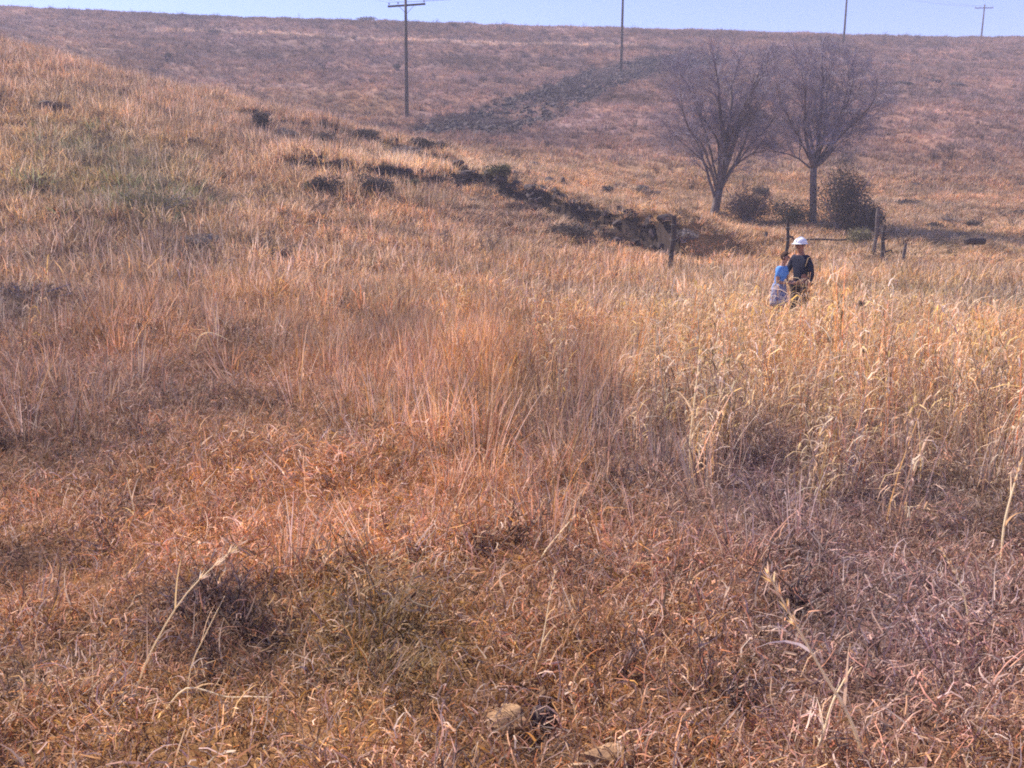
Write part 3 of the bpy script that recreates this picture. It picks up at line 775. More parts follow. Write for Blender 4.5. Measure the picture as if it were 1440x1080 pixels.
bare_tree('bare tree on the right with pale limbs above a slim trunk beside the dark bush', 1142, 326, 36.2, {'r': .68, 'fork': (-4, 76), 'limbs': [
    ([(2, 110), (4, 145), (6, 185), (4, 222)], .12, 1, .4), ([(14, 96), (24, 130), (32, 165), (38, 196)], .11, 1, -.5),
    ([(24, 120), (36, 160), (40, 190), (40, 216)], .06, 1, .9), ([(-14, 92), (-20, 130), (-28, 170), (-36, 200)], .1, 1, -.6),
    ([(-20, 88), (-40, 96), (-52, 100), (-62, 112)], .045, .95, 1.0), ([(-8, 110), (-14, 155), (-16, 195), (-20, 228)], .08, 1, 1.2),
    ([(30, 120), (50, 145), (56, 165), (58, 188)], .055, 1, -1.2), ([(12, 115), (18, 155), (24, 195), (28, 226)], .075, 1, 1.4), ([(-20, 110), (-40, 140), (-54, 168), (-62, 188)], .055, 1, .2), ([(14, 92), (34, 108), (50, 124), (60, 150)], .045, 1, .5)]}, 8.0, 5)

# ------------------------------------------------------------------ shrubs
def leafmat(name, col): return blade_mat(name, .2, base=col, rngv=(.55, 1.35))
LM = {'dark': leafmat('dark_leaves', (.115, .09, .075)), 'olive': leafmat('olive_leaves', (.15, .135, .065)), 'grey': leafmat('grey_leaves', (.24, .20, .185)),
      'green': leafmat('dull_green_leaves', (.21, .18, .09)), 'brown': leafmat('brown_leaves', (.16, .10, .075))}
def shrub(name, label, cat, pos, w, h, mat, n, leaf=.04, group=None, lumps=7, seed=0, d=None, slope=0):
    random.seed(seed+int(abs(pos[0])*100))
    d = d or w*.8
    t = thing(name, label, cat, pos, 0, group)
    cs = [(Vector((rv(-.34, .34)*w, rv(-.34, .34)*d, h*rv(.25, .62))), rv(.22, .4)) for _ in range(lumps)]
    st = MB()
    for c, r in cs:
        for q in range(3):
            e = c+Vector((rv(-.3, .3)*w, rv(-.3, .3)*d, rv(0, .38)*h)); mdl = e*.5+Vector((rv(-.1, .1), rv(-.1, .1), .05*h))
            st.tube([(rv(-.08, .08)*w, rv(-.08, .08)*w, -.05), mdl, e], [.02*w/2+.004, .012*w/2+.003, .003], 4, False)
    st.build('stems', TWIGB, t)
    m = MB()
    for k in range(n):
        c, r = random.choice(cs)
        v = Vector((random.gauss(0, 1), random.gauss(0, 1), random.gauss(0, 1))).normalized()*(random.random()**.45)
        p = c+Vector((v.x*r*w, v.y*r*d, v.z*r*h*1.15))
        p.z += slope*p.x
        if p.z < .0: p.z = rv(0, .25)*h
        dr = Vector((rv(-1, 1), rv(-1, 1), rv(-.3, 1))).normalized(); sdv = dr.cross(Vector((rv(-1, 1), rv(-1, 1), rv(-1, 1)))).normalized()
        l = leaf*rv(.6, 1.5)
        m.strip([p, p+dr*l*.5, p+dr*l], l*.55, sdv, random.random())
    tag(m.build('foliage', mat, t), kind='stuff')
    return t
def G(u, Y, v=300): return tuple(on_ground(u, Y, v))
shrub('bush', 'big dark rounded bush against the right-hand bare tree', 'bush', G(1180, 34.6), 1.9, 3.1, LM['dark'], 9500, .06, None, 9, 1)
shrub('bush', 'low dark leafy clump filling the dark wedge from the big bush towards the tall pale post', 'bush', G(1216, 34.2), 1.5, 1.45, LM['dark'], 4500, .06, None, 6, 2)  # dark leaves fill the wedge right of the big bush
shrub('bush', 'low greenish bush at the foot of the tall pale post', 'bush', G(1208, 31.8), 1.2, .7, LM['green'], 2000, .05, None, 6, 3)
shrub('bush', 'dark olive bush between the two bare tree trunks, beside the left trunk', 'bush', G(1050, 37), 2.3, 1.6, LM['brown'], 6500, .055, None, 11, 4)
shrub('bush', 'pale yellowish-green bush directly left of the right-hand tree trunk', 'bush', G(1108, 36.5), 1.4, 1.2, LM['green'], 3200, .055, None, 6, 5)
shrub('bush', 'low spreading dull green bush on the left slope', 'bush', tuple(gpos(205, 306)), 1.9, .75, LM['green'], 3200, .05, None, 9, 6)
shrub('bush', 'sparse brown low bush at the left edge of the slope, below the green bush', 'bush', tuple(gpos(40, 430)), 1.2, .40, LM['brown'], 900, .035, None, 7, 7)
sh = [  # u, v (foot), width px, height px, kind, label
 (462, 282, 34, 40, 'dark', 'dark upright shrub at the left end of the lower ledge, under the pale grass strip'),
 (527, 276, 44, 32, 'dark', 'round dark shrub in the middle of the lower ledge'),
 (575, 268, 28, 18, 'olive', 'small olive shrub right of the round dark shrub on the lower ledge'),
 (440, 274, 30, 20, 'olive', 'small olive shrub left of the dark upright shrub on the lower ledge'),
 (370, 186, 26, 36, 'dark', 'spiky dark bush at the upper left end of the ridge ledge'),
 (455, 206, 44, 24, 'dark', 'dark blue-grey shrub on the upper ledge'),
 (408, 198, 40, 20, 'grey', 'low grey shrub on the upper ledge beside the spiky bush'),
 (514, 194, 40, 14, 'dark', 'flat dark shrub among pale stones on the upper ledge'),
 (592, 210, 36, 18, 'dark', 'dark shrub left of two at the lower end of the upper ledge'),
 (614, 214, 22, 16, 'dark', 'small dark shrub at the very end of the upper ledge'),
 (560, 222, 50, 16, 'grey', 'grey shrub in front of the end of the upper ledge'),
 (76, 160, 34, 16, 'brown', 'small brown shrub high on the left slope'),
 (276, 206, 22, 12, 'brown', 'small dark brown shrub halfway between the green bush and the ridge'),
 (268, 346, 70, 18, 'grey', 'low grey scrubby bush at the lower right edge of the green bush'),
 (395, 374, 30, 26, 'brown', 'small leggy dark weed bush in mid slope left of centre'),
 (700, 252, 36, 22, 'olive', 'round olive shrub on top of the rocks at the gully head'),
 (905, 270, 26, 10, 'grey', 'low grey shrub above the dark bank on the far side'),
 (855, 272, 14, 12, 'dark', 'tiny dark shrub on the slope just above the dark bank'),
 (1070, 277, 28, 16, 'dark', 'small dark shrub on the slope between the two bare trees'),
 (905, 275, 40, 8, 'brown', 'thin brown shrub at the foot of the slope left of the bare trees'),
 (1277, 290, 34, 12, 'dark', 'low dark shrub on the hill foot right of the tall pale post'),
 (1317, 320, 26, 8, 'dark', 'first of the low shrubs in the row right of the posts'),
 (1338, 316, 26, 12, 'grey', 'greyish middle shrub in the row right of the posts'),
 (1365, 321, 26, 12, 'dark', 'last dark shrub in the row right of the posts'),
 (1434, 304, 26, 12, 'dark', 'dark shrub at the far right edge of the hill foot'),
 (735, 300, 40, 20, 'brown', 'brown shrub below the middle of the dark bank'),
 (810, 336, 60, 24, 'dark', 'dark ragged shrub in front of the dark bank, left part'),
 (865, 342, 36, 20, 'brown', 'brown ragged shrub in front of the middle of the dark bank'),
 (962, 345, 34, 20, 'grey', 'grey shrub at the right foot of the leaning weathered post'),
 (640, 38, 12, 5, 'dark', 'lone dark shrub on the skyline right of the tallest pole'),
 (515, 30, 22, 5, 'dark', 'flat dark shrub on the skyline left of the tallest pole'),
 (560, 98, 12, 8, 'dark', 'small shrub on the far hill left of the tallest pole'),
 (235, 82, 14, 7, 'dark', 'small dark shrub on the far hill above the left slope'),
 (300, 48, 16, 5, 'dark', 'small dark shrub near the top of the far hill on the left')]
for i, (u, v, wp, hp, kd, lb) in enumerate(sh):
    p = gpos(u, v); k = p.y/FPX
    shrub('shrub', lb, 'shrub', tuple(p), wp*k*1.1, hp*k*.95, LM[kd], int(350+wp*hp*1.2), .045*(1+p.y/60), 'shrubs on the ledges and the hill', 6, 20+i)

# ------------------------------------------------------------------ rocks
import bmesh
def rock(label, u, v, wp, hp, mat=None, seed=0, Y=None, group='dark rocks along the ledges', rough=.13, sub=2):
    random.seed(seed*7+3)
    p = on_ground(u, Y, v) if Y else gpos(u, v); k = p.y/FPX
    b = bmesh.new(); bmesh.ops.create_icosphere(b, subdivisions=3, radius=1)
    ds = [Vector((rv(-1, 1), rv(-1, 1), rv(-1, 1))).normalized() for _ in range(9)]; cs = [rv(.55, .9) for _ in ds]
    for q in b.verts:
        n = q.co.normalized(); r = 1.0
        for d_, c_ in zip(ds, cs):
            dp = n.dot(d_)
            if dp > c_: r = min(r, c_/dp)
        r *= 1+rough*(float(fbm(np.array([n.x*2+seed]), np.array([n.y*2+n.z*2.3]), 3, 3)[0])-.5)*2
        q.co = Vector((n.x*r*wp*k*.5, n.y*r*wp*k*.42, n.z*r*hp*k*.62))
    me = bpy.data.meshes.new('rock'); b.to_mesh(me); b.free(); me.materials.append(mat or STONE_M)
    o = bpy.data.objects.new('rock', me); COL.objects.link(o)
    o.location = p+Vector((0, 0, hp*k*(.04 if mat is TANST else .22))); o.rotation_euler = (rv(-.15, .15), rv(-.15, .15), rv(-.6, .6))
    return tag(o, label, 'rock', group)
rk = [(655, 258, 26, 14, 'flat dark rock at the left end of the gully head'), (672, 262, 18, 12, 'small rock second from the left at the gully head'),
 (667, 246, 16, 8, 'thin reddish-dark slab tilted behind the leftmost rocks of the gully head'), (690, 250, 22, 14, 'dark boulder left of the round olive shrub'),
 (714, 250, 28, 16, 'broad dark boulder right of the round olive shrub'), (750, 236, 16, 10, 'lone dark rock standing above the gully head on the pale grass'),
 (750, 244, 12, 6, 'small rock just below the lone dark rock'), (728, 262, 20, 10, 'low rock where the dark bank begins'),
 (745, 270, 20, 12, 'second low rock on the start of the dark bank'), (772, 258, 24, 12, 'rock on the lip of the dark bank, left part'),
 (790, 262, 18, 16, 'tall narrow rock on the lip of the dark bank'), (680, 282, 14, 9, 'small dark rock with a pale slab below the gully head'),
 (663, 284, 20, 5, 'thin slab left of the small dark rock below the gully head'), (734, 294, 28, 5, 'thin pale slab in the grass below the bank'),
 (60, 150, 28, 8, 'dark slab high on the left slope, beside a pale tip'), (292, 180, 22, 8, 'dark slab on the left slope near the ridge'),
 (298, 186, 12, 6, 'small dark rock under the slab near the ridge'), (268, 210, 12, 10, 'small round dark rock below the ridge on the left slope'),
 (460, 250, 12, 8, 'dark rock on the pale grass strip over the lower ledge'), (478, 252, 14, 7, 'dark rock right on the edge of the pale grass strip'),
 (505, 190, 8, 8, 'small rock among pale stones of the upper ledge'), (645, 232, 18, 8, 'low dark rock between the ledges and the gully head'),
 (870, 330, 20, 10, 'round dark stone low in front of the dark bank'), (868, 344, 30, 14, 'flat rounded rock at the foot of the dark bank'),
 (938, 312, 30, 10, 'earthy rock on the right end of the bank lip'), (1015, 305, 18, 8, 'small brown rock beside the left tree trunk'),
 (655, 244, 30, 4, 'long thin slab lying along the gully head'), (1288, 262, 20, 5, 'small dark ledge rock on the right of the hill foot'),
 (1270, 120, 30, 6, 'flat outcrop rock left in the dark row on the right hillside'), (1310, 118, 24, 7, 'middle outcrop rock in the dark row on the right hillside'),
 (1345, 122, 26, 7, 'right outcrop rock in the dark row on the right hillside'), (1230, 150, 22, 8, 'dark rock on the hillside beside the right tree crown')]
for i, (u, v, wp, hp, lb) in enumerate(rk):
    rock(lb, u, v, wp, hp, seed=i+1, mat=TANST if 'pale slab' in lb else None)
rock('tan stone lying in the near grass left of the dark hollow', 712, 1022, 92, 50, TANST, 51, None, 'tan stones at the bottom of the view', .1)
rock('small pale stone end up beside the dark hollow', 760, 985, 26, 34, TANST, 52, None, 'tan stones at the bottom of the view', .1)
rock('rounded tan stone at the very bottom of the view, nearest of all', 850, 1078, 105, 52, TANST, 53, None, 'tan stones at the bottom of the view', .1)
rock('dark stone added for the shade in the hollow between the tan stones', 765, 1035, 50, 36, None, 54, None, None, .1)  # added stone standing in for the dark void beside the tan one

# ------------------------------------------------------------------ scrub and hanging grass on the gully bank, tinted dark for its shaded face
def p_bank(X, Y, u, v):
    d, hh = bank_d(X, Y); return np.clip(hh*1.6, 0, 1)*((d > -.65) & (d < .25))*(.25+1.1*fbm(X*1.3, Y*1.3, 2, 7))
def bank_layer(name, label, key, dens, s0, s1, tintc, hsv, tilt):
    X, Y = sample(27, 42, dens)
    k = rng.random(len(X)) < p_bank(X, Y, 0, 0); X, Y = X[k], Y[k]; Z = height(X, Y)
    n = len(X); T = np.array(tintc)*rng.uniform(.6, 1.4, (n, 1)); S = np.repeat(rng.uniform(s0, s1, n)[:, None], 3, 1); S[:, 2] *= hsv
    scatter_object(name, label, key, np.column_stack([X, Y, Z]).astype('f'), S, T, tilt)
bank_layer('bank_scrub', 'dead scrub tinted dark like shade, growing on the face of the gully bank', 'twiggy', 13, .5, 1.1, (.10, .07, .062), 1.1, .5)
bank_layer('bank_grass', 'ragged grass tinted dark like shade, hanging along the gully bank', 'mid', 5, .4, .8, (.14, .095, .07), 1.1, .35)
bank_layer('bank_rubble', 'broken dark stones along the gully bank and the ledges', 'rubble', 24, .08, .33, (.1, .08, .07), 1, .6)

# ------------------------------------------------------------------ single stalks
STALK = blade_mat('pale_stalk', .4, base=(.92, .63, .32), rngv=(.9, 1.15))
BSTALK = blade_mat('brown_stalk', .1, base=(.20, .125, .09), rngv=(.7, 1.2))
def stalk(label, pts_uv, r, head=None, mat=STALK, leaf=True, dY=0.0, lift=0):
    b = gpos(*pts_uv[0]); n = len(pts_uv)
    pts = [b-Vector((0, 0, .02))]
    for i, (u, v) in enumerate(pts_uv[1:]):
        pts.append(P3(u, v, b.y+dY*(i+1)/(n-1)))
    for p in pts[1:]: p.z = max(p.z, hz(p.x, p.y)+.06)
    sm = []
    for i in range(len(pts)-1):
        a, b_, c, d = pts[max(i-1, 0)], pts[i], pts[i+1], pts[min(i+2, len(pts)-1)]
        for s in range(4): sm.append(Vector([_cub(a[j], b_[j], c[j], d[j], s/4) for j in range(3)]))
    sm.append(pts[-1]); m_ = len(sm)
    if mat is STALK: r *= 1.1
    t = thing('dry_stalk', label, 'grass stalk', tuple(b), 0, 'single dry stalks standing out of the grass')
    loc = [p-b for p in sm]
    MB().tube(loc, [r*(1-.55*i/(m_-1)) for i in range(m_)], 5).build('stem', mat, t)
    if leaf:
        for f in (.35, .6):
            i = int(f*m_); dr = (loc[i]-loc[i-1]).normalized(); sd_ = dr.cross(Vector((rv(-1, 1), rv(-1, 1), .2))).normalized()
            q = loc[i]; ll = (loc[-1]-loc[0]).length*.28; d2 = (dr+sd_*.5).normalized(); bp = [q.copy()]
            for s in range(4): q = q+d2*ll/4; d2 = (d2-Vector((0, 0, .28))).normalized(); bp.append(q.copy())
            MB().strip(bp, r*1.9, sd_, rv(.4, .9)).build('leaf', mat, t)
    if head == 'plume':
        mb = MB(); L_ = (loc[-1]-loc[0]).length
        for k in range(26):
            i = random.randint(int(m_*.72), m_-1); q = loc[i]; dd = (loc[i]-loc[i-1]).normalized()
            d2 = (dd+Vector((rv(-.5, .5), rv(-.5, .5), rv(-.4, .4)))).normalized()
            mb.strip([q, q+d2*L_*.03, q+d2*L_*.06], r*1.2, d2.cross(Vector((0, 1, .3))).normalized(), random.random())
        mb.build('seed_head', mat, t)
    if head == 'knob':
        mb = MB(); c = loc[-1]; R_ = r*9
        for k in range(60):
            d2 = Vector((rv(-1, 1), rv(-1, 1), rv(-.5, 1))).normalized()
            mb.tube([c, c+d2*R_*rv(.5, 1.1)], [r*.9, r*.5], 3)
        mb.build('seed_head', mat, t)
    return t
random.seed(99)
stalk('long pale stalk leaning far to the left across the lower right of the field', [(1222, 1090), (1195, 1010), (1160, 950), (1120, 880), (1080, 806)], .0052, 'plume')
stalk('shorter pale stalk crossing the long leaning stalk at the lower right', [(1138, 1088), (1158, 1030), (1172, 985), (1198, 938)], .004, None)
stalk('pale curved stalk standing alone near the right edge', [(1363, 910), (1362, 870), (1350, 820), (1326, 775)], .0035, 'plume')
stalk('tall thin stalk rising above the tan stones in the near centre', [(748, 955), (762, 905), (770, 860), (780, 806)], .0028, 'plume')
stalk('slanting pale stalk near the middle of the field, tip to the upper right', [(748, 808), (762, 785), (780, 758), (806, 728)], .0035, 'plume')
stalk('dry stalk arching over to the right at the bottom left', [(226, 1010), (262, 968), (318, 986), (356, 1025), (388, 1062)], .003, None)
stalk('long thin stalk leaning to the upper right in the lower left', [(186, 985), (208, 925), (262, 835), (334, 768)], .003, 'plume')
stalk('second thin stalk behind the long leaning one in the lower left', [(262, 1000), (268, 940), (290, 890), (316, 838)], .0022, None)
stalk('straight upright stalk at the left of the bottom edge', [(131, 1005), (130, 960), (130, 925)], .003, None)
stalk('bright pale vertical stalk rising from the edge of the tall straw grass', [(972, 668), (971, 620), (976, 570), (984, 500)], .0075, 'plume')
stalk('pale stalk bent over in an arch on the left slope', [(272, 505), (280, 474), (298, 468), (326, 481)], .006, None)
stalk('short whitish stalk beside the dark tuft in the left foreground', [(192, 745), (188, 715), (178, 672)], .005, None)
stalk('thin stalk hanging over the rounded tan stone at the bottom', [(813, 1050), (810, 1010), (802, 975)], .0025, 'plume')
stalk('twin-leaved pale stalk at the right edge', [(1408, 795), (1412, 740), (1424, 690), (1436, 650)], .006, 'plume')
stalk('bleached stalk in the left slope weeds above the green bush', [(84, 250), (83, 225), (85, 195)], .013, None)
stalk('short bleached stalk beside the tall one above the green bush', [(60, 252), (60, 232), (62, 212)], .011, None)
stalk('leaning pale stalk in the middle left of the slope', [(278, 278), (288, 258), (300, 236)], .011, None)
stalk('dark weed stalk with a round seed head right of the people', [(1222, 560), (1216, 520), (1213, 470), (1212, 428)], .005, 'knob', BSTALK, False)
stalk('shorter dark weed stalk with a round seed head below the taller one', [(1226, 560), (1220, 525), (1216, 492)], .005, 'knob', BSTALK, False)
stalk('lone dark seed head standing left of the weeds in the straw grass', [(1172, 560), (1168, 515), (1167, 478)], .0045, 'knob', BSTALK, False)
stalk('dark seed head in the orange grass at the far right', [(1396, 540), (1390, 505), (1384, 480)], .0045, 'knob', BSTALK, False)
stalk('dark seed head low in the straw grass on the right', [(1345, 600), (1342, 570), (1341, 544)], .0045, 'knob', BSTALK, False)
stalk('crooked dark twig poking out of the grass left of centre', [(496, 580), (498, 555), (500, 520)], .005, None, BSTALK, False)

# ------------------------------------------------------------------ people
def pmat(name, c, c2=None, sc=30, rough=.85, bump=.15): return simple(name, c, c2 or tuple(x*.75 for x in c), sc, rough, bump)
SKIN = pmat('skin', (.42, .235, .165), (.36, .19, .13), 20, .6, .05); SKIN_D = pmat('tanned_skin', (.34, .165, .11), (.28, .13, .09), 20, .6, .05)
def skin(name, pts, edges, rad, mat, parent, root=0, sub=2):
    me = bpy.data.meshes.new(name); me.from_pydata([tuple(p) for p in pts], edges, []); me.materials.append(mat)
    o = bpy.data.objects.new(name, me); COL.objects.link(o); o.parent = parent
    md = o.modifiers.new('skin', 'SKIN'); md.use_smooth_shade = True
    sv = me.skin_vertices[0].data if me.skin_vertices else None
    if sv is None:
        # the layer is created with the modifier only through ops: make it by a bmesh layer
        b = bmesh.new(); b.from_mesh(me); lay = b.verts.layers.skin.verify(); b.to_mesh(me); b.free(); sv = me.skin_vertices[0].data
    for i, r in enumerate(rad):
        sv[i].radius = (r, r) if not isinstance(r, tuple) else r
        sv[i].use_root = (i == root)
    ss = o.modifiers.new('sub', 'SUBSURF'); ss.levels = sub; ss.render_levels = sub
    return o
def limb_hand(parent, mat, wrist, d, up, size=1.0, curl=.5):
    """palm and five bent fingers, one mesh"""
    d = d.normalized(); s = d.cross(up).normalized(); u_ = s.cross(d).normalized(); m = MB(); w = wrist
    m.tube([w-d*.02, w+d*.03*size, w+d*.085*size], [.026*size, .034*size, .036*size], 8)
    for i, (o, l) in enumerate(((-.03, .06), (-.01, .075), (.01, .07), (.03, .055))):
        b = w+d*.08*size+s*o*size; d1 = (d-u_*curl*.5).normalized(); d2 = (d-u_*curl*1.4).normalized()
        m.tube([b, b+d1*l*.5*size, b+d1*l*.5*size+d2*l*.5*size], [.0105*size, .009*size, .007*size], 6)
    b = w+d*.03*size-s*.035*size; d1 = (d*.7-s*.7).normalized(); m.tube([b, b+d1*.035*size, b+d1*.035*size+d*.03*size], [.013*size, .011*size, .008*size], 6)
    m.build('hand', mat, parent, True)
def person(label, pos, rz, H, J, skinm, shirt, legs, hair, shoe, female=False):
    t = thing('person', label, 'person', pos, rz, None)
    V3 = Vector; s = H/1.8
    def S(p): return V3(p)*s
    pts = []; rad = []; E = []
    def add(p, r, par=None):
        pts.append(S(p)); rad.append(tuple(x*s for x in r) if isinstance(r, tuple) else r*s)
        if par is not None: E.append((par, len(pts)-1))
        return len(pts)-1
    hx, hy = J.get('lean', (0, 0)); ht = J.get('head', (0, -.03))
    pel = add((0, 0, .98), (.15, .11)); sp = add((hx*.4, hy*.4, 1.16), (.125, .095), pel); ch = add((hx*.8, hy*.8, 1.36), (.155, .105), sp)
    nk = add((hx, hy, 1.5), .058, ch); n2 = add((hx+ht[0]*.4, hy+ht[1]*.4, 1.565), .052, nk)
    hd = add((hx+ht[0], hy+ht[1], 1.66), (.075, .088), n2); h2 = add((hx+ht[0]*1.1, hy+ht[1]*1.1+.005, 1.735), (.062, .075), hd)
    head_c = S((hx+ht[0], hy+ht[1], 1.67))
    arms = {}
    for side, key in ((-1, 'R'), (1, 'L')):
        el, wr = J[key]
        sh_ = add((hx+side*.17, hy, 1.43), .058, ch); e = add(el, .04, sh_); w = add(wr, .027, e)
        arms[key] = (pts[sh_], pts[e], pts[w])
        lg = J['leg'+key]
        hp = add((side*.09, 0, .92), .088, pel); k = add(lg[0], .056, hp); a = add(lg[1], .04, k); f = add((lg[1][0]+side*.02, lg[1][1]-.13, .04), .035, a)
    skin('body', pts, E, rad, skinm, t)
    # shirt
    P = [S((0, 0, .93 if not female else .9)), S((hx*.4, hy*.4, 1.16)), S((hx*.8, hy*.8, 1.36)), S((hx, hy, 1.475))]
    Rr = [(.165*s, .125*s), (.142*s, .112*s), (.172*s, .122*s), (.075*s, .075*s)]; ED = [(0, 1), (1, 2), (2, 3)]
    for key in 'RL':
        sh_, e, w = arms[key]; b = len(P); f = J.get('sleeve', .55)
        if f <= 1: P += [sh_.copy(), sh_.lerp(e, f)]; ED += [(2, b), (b, b+1)]; Rr += [.068*s, .06*s]
        else: P += [sh_.copy(), e.copy(), e.lerp(w, f-1)]; ED += [(2, b), (b, b+1), (b+1, b+2)]; Rr += [.068*s, .054*s, .045*s]
    sh_o = skin('shirt', P, ED, Rr, shirt, t)
    dm = sh_o.modifiers.new('folds', 'DISPLACE'); dm.texture = FOLDS; dm.strength = .035; dm.mid_level = .5
    # legs clothing
    P = [S((0, 0, .97))]; q_ = .82 if female else 1; Rr = [(.165*s*q_, .125*s*q_)]; ED = []
    for side, key in ((-1, 'R'), (1, 'L')):
        lg = J['leg'+key]; b = len(P)
        P += [S((side*.09, 0, .88)), S(lg[0]), S((lg[1][0], lg[1][1], .13))]; ED += [(0, b), (b, b+1), (b+1, b+2)]; Rr += [.11*s*q_, .085*s, .07*s]
        MB().tube([S((lg[1][0], lg[1][1]+.07, .05)), S((lg[1][0], lg[1][1]-.02, .06)), S((lg[1][0]+side*.02, lg[1][1]-.12, .045)), S((lg[1][0]+side*.02, lg[1][1]-.19, .035))], [.04*s, .055*s, .048*s, .028*s], 8).build('shoe', shoe, t, True)
    skin('trousers', P, ED, Rr, legs, t)
    for key in 'RL':
        sh_, e, w = arms[key]; limb_hand(t, skinm, w, (w-e), V3((0, .2, 1)) if key in J.get('fwd', '') else V3((0, -1, 0)), s)
    # face
    c = head_c
    for sx in (-1, 1):
        MB().tube([c+V3((sx*.03, -.078, .018))*s, c+V3((sx*.03, -.088, .018))*s], [.011*s, .006*s], 8).build('eye', EYE, t, True)
        MB().tube([c+V3((sx*.078, .0, -.02))*s, c+V3((sx*.088, .008, .0))*s, c+V3((sx*.08, .01, .025))*s], [.01*s, .017*s, .01*s], 7).build('ear', skinm, t, True)
        MB().tube([c+V3((sx*.045, -.082, .034))*s, c+V3((sx*.015, -.09, .036))*s], [.005*s, .006*s], 6).build('eyebrow', hair, t)
    MB().tube([c+V3((0, -.085, .02))*s, c+V3((0, -.102, -.01))*s, c+V3((0, -.108, -.02))*s, c+V3((0, -.088, -.028))*s], [.009*s, .012*s, .015*s, .01*s], 8).build('nose', skinm, t, True)
    MB().tube([c+V3((-.025, -.08, -.052))*s, c+V3((0, -.09, -.05))*s, c+V3((.025, -.08, -.052))*s], [.004*s, .008*s, .004*s], 6).build('mouth', LIP, t)
    # hair
    b = bmesh.new(); bmesh.ops.create_icosphere(b, subdivisions=3, radius=1)
    for q in list(b.verts):
        n = q.co.copy(); lim = (.15 if female else .0)
        if n.y < -.35 and n.z < .35: b.verts.remove(q); continue
        if n.z < (-.75 if female else -.35): b.verts.remove(q); continue
        q.co = c+V3((n.x*.092, n.y*.108+.012, n.z*.108+.035))*s*(1 if not female else 1)+V3((0, 0, 0))
    b.to_mesh(me := bpy.data.meshes.new('hair')); b.free(); me.materials.append(hair)
    ho_ = bpy.data.objects.new('hair', me); COL.objects.link(ho_); ho_.parent = t
    return t, c, s, arms
FOLDS = bpy.data.textures.new('folds', 'CLOUDS'); FOLDS.noise_scale = .11
EYE = pmat('dark_eye', (.03, .02, .02)); LIP = pmat('lips', (.3, .11, .09))
HAIRB = pmat('brown_hair', (.07, .035, .025), (.035, .02, .018), 60); HAIRD = pmat('dark_hair', (.03, .022, .02))
NAVY = pmat('navy_shirt', (.014, .017, .04), (.01, .012, .03), 25); BLUE = pmat('light_blue_shirt', (.13, .32, .68), (.10, .26, .58), 12)
BROWNT = pmat('dark_brown_trousers', (.075, .055, .05)); JEAN = pmat('brown_trousers', (.09, .06, .05)); SHOE = pmat('brown_leather_shoe', (.08, .05, .035))
Yp = 16.6
xm = ray_xy(1129, 345, Yp); xw = ray_xy(1098, 360, Yp-.1)
LEGS = {'legR': ((-.1, -.03, .5), (-.12, .02, .09)), 'legL': ((.1, -.02, .5), (.12, .0, .09))}
mt, mc, ms, _ = person('man in a white hard hat and dark navy shirt facing the woman in blue', (xm, Yp, hz(xm, Yp)), R(-58), zat(333, Yp)-hz(xm, Yp)-.03,
    {'lean': (0, -.02), 'head': (-.01, -.05), 'R': ((-.25, -.1, 1.16), (-.22, -.33, 1.1)), 'L': ((.24, .02, 1.15), (.25, -.05, .88)), 'sleeve': 1.75, 'fwd': 'R', **LEGS}, SKIN_D, NAVY, BROWNT, HAIRD, SHOE)
WHITE = pmat('white_plastic_helmet', (.82, .82, .82), (.78, .78, .78), 3, .3, 0)
# hard hat: dome, brim, ridge
b = bmesh.new(); rows_ = 9; seg = 28; ring = []
for i in range(rows_+1):
    a = (i/rows_)*math.pi/2; rr = math.cos(a); z = math.sin(a)
    ring.append([b.verts.new(mc+Vector((math.cos(j*2*math.pi/seg)*rr*.115, math.sin(j*2*math.pi/seg)*rr*.142+.01, .042+z*.112))*ms) for j in range(seg)] if i < rows_ else [b.verts.new(mc+Vector((0, .01, .155))*ms)])
for i in range(rows_-1):
    for j in range(seg): b.faces.new((ring[i][j], ring[i][(j+1) % seg], ring[i+1][(j+1) % seg], ring[i+1][j]))
for j in range(seg): b.faces.new((ring[rows_-1][j], ring[rows_-1][(j+1) % seg], ring[rows_][0]))
me = bpy.data.meshes.new('hard_hat'); b.to_mesh(me); b.free(); me.materials.append(WHITE)
me.polygons.foreach_set('use_smooth', [True]*len(me.polygons))
hh_ = bpy.data.objects.new('hard_hat', me); COL.objects.link(hh_); hh_.parent = mt
bm2 = MB(); n0 = 28
for j in range(n0):
    a0 = j*2*math.pi/n0; a1 = (j+1)*2*math.pi/n0
    def bq(a, k, z):
        f = max(0, -math.sin(a)); return mc+Vector((math.cos(a)*(.112+k*.018), math.sin(a)*(.138+k*(.018+.055*f))+.01, .046+z-k*.012))*ms
    for z in (0, -.006):
        bm2.quad(bq(a0, 0, z), bq(a1, 0, z), bq(a1, 1, z), bq(a0, 1, z))
    bm2.quad(bq(a0, 1, 0), bq(a1, 1, 0), bq(a1, 1, -.006), bq(a0, 1, -.006))
bm2.build('brim', WHITE, hh_, True)
MB().tube([mc+Vector((0, -math.cos(a)*.142+.01, .042+math.sin(a)*.114))*ms for a in [math.pi*k/12 for k in range(1, 12)]], [.011*ms]*11, 6).build('ridge', WHITE, hh_, True)
# woman
wt, wc, ws, warm = person('woman in a light blue shirt with short brown hair holding a white paper', (xw, Yp-.1, hz(xw, Yp-.1)), R(48), zat(352, Yp)-hz(xw, Yp-.1)-.02,
    {'lean': (0, -.05), 'head': (0, -.07), 'R': ((-.22, -.06, 1.14), (-.12, -.34, 1.14)), 'L': ((.22, -.08, 1.14), (.1, -.36, 1.14)), 'sleeve': .7, 'fwd': 'RL', **LEGS}, SKIN, BLUE, JEAN, HAIRB, SHOE, True)
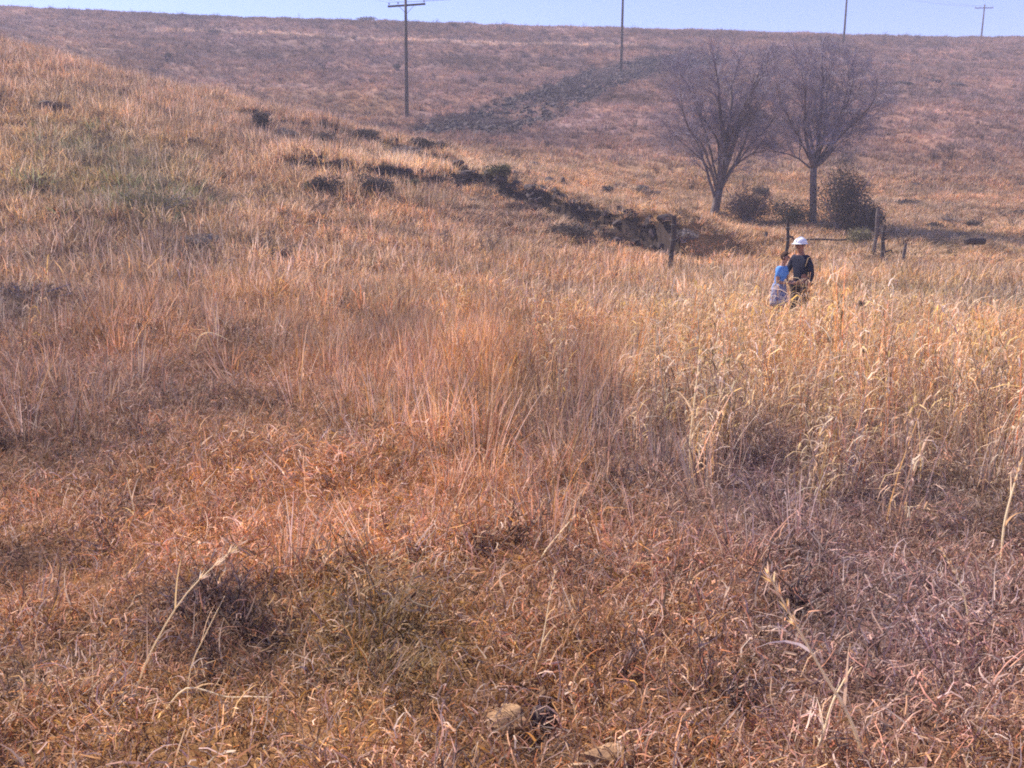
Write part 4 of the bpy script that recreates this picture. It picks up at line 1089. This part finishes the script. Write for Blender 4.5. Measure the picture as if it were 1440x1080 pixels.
# patterned blue and white overskirt tied at the waist
m, nt, out = mat_new('blue_white_patterned_cloth')
vo = N(nt, 'ShaderNodeTexVoronoi'); vo.inputs['Scale'].default_value = 22
tcn = N(nt, 'ShaderNodeTexCoord'); rp = N(nt, 'ShaderNodeValToRGB')
rp.color_ramp.elements[0].color = (.06, .10, .26, 1); rp.color_ramp.elements[0].position = .35; rp.color_ramp.elements[1].color = (.26, .29, .40, 1); rp.color_ramp.elements[1].position = .55
bs = N(nt, 'ShaderNodeBsdfPrincipled'); bs.inputs['Roughness'].default_value = .9
nt.links.new(tcn.outputs['Object'], vo.inputs[0]); nt.links.new(vo.outputs['Distance'], rp.inputs[0]); nt.links.new(rp.outputs[0], bs.inputs['Base Color']); nt.links.new(bs.outputs[0], out.inputs[0])
sk = MB(); prof = [(1.1, .15, .13), (1.0, .18, .16), (.88, .2, .18), (.7, .2, .18), (.6, .2, .18)]
n0 = 24
for z, a, b_ in prof:
    for j in range(n0):
        an = j*2*math.pi/n0; f = 1+.04*math.sin(an*7+z*3)*(1.1-z)*3
        sk.v.append(Vector((math.cos(an)*a*f, math.sin(an)*b_*f-.005, z))*ws); sk.a.append(.5)
for i in range(len(prof)-1):
    for j in range(n0): sk.f.append((i*n0+j, (i+1)*n0+j, (i+1)*n0+(j+1) % n0, i*n0+(j+1) % n0))
so_ = sk.build('skirt', m, wt, True)
sl_ = so_.modifiers.new('thick', 'SOLIDIFY'); sl_.thickness = .006
# the paper in her hands
PAPER = pmat('white_paper', (.8, .8, .78), (.74, .74, .74), 4, .8, 0)
mw = Matrix.Translation(wt.location) @ Matrix.Rotation(wt.rotation_euler.z, 4, 'Z')
cp = mw @ Vector((0, -.46*ws, 1.17*ws)); dx = mw.to_3x3() @ Vector((1, 0, 0)); dy = mw.to_3x3() @ Vector((0, -.85, .5))
pm = MB()
for i in range(4):
    for j in range(3):
        def q(a, b_): return cp+dx*(a-.5)*.30+dy*(b_-.5)*.21+Vector((0, 0, .012*math.sin(a*3.1)))
        pm.quad(q(i/4, j/3), q((i+1)/4, j/3), q((i+1)/4, (j+1)/3), q(i/4, (j+1)/3))
po = pm.build('paper_sheet', PAPER); po.modifiers.new('thick', 'SOLIDIFY').thickness = .001
tag(po, 'white sheet of paper held between the woman in blue and the man', 'paper')
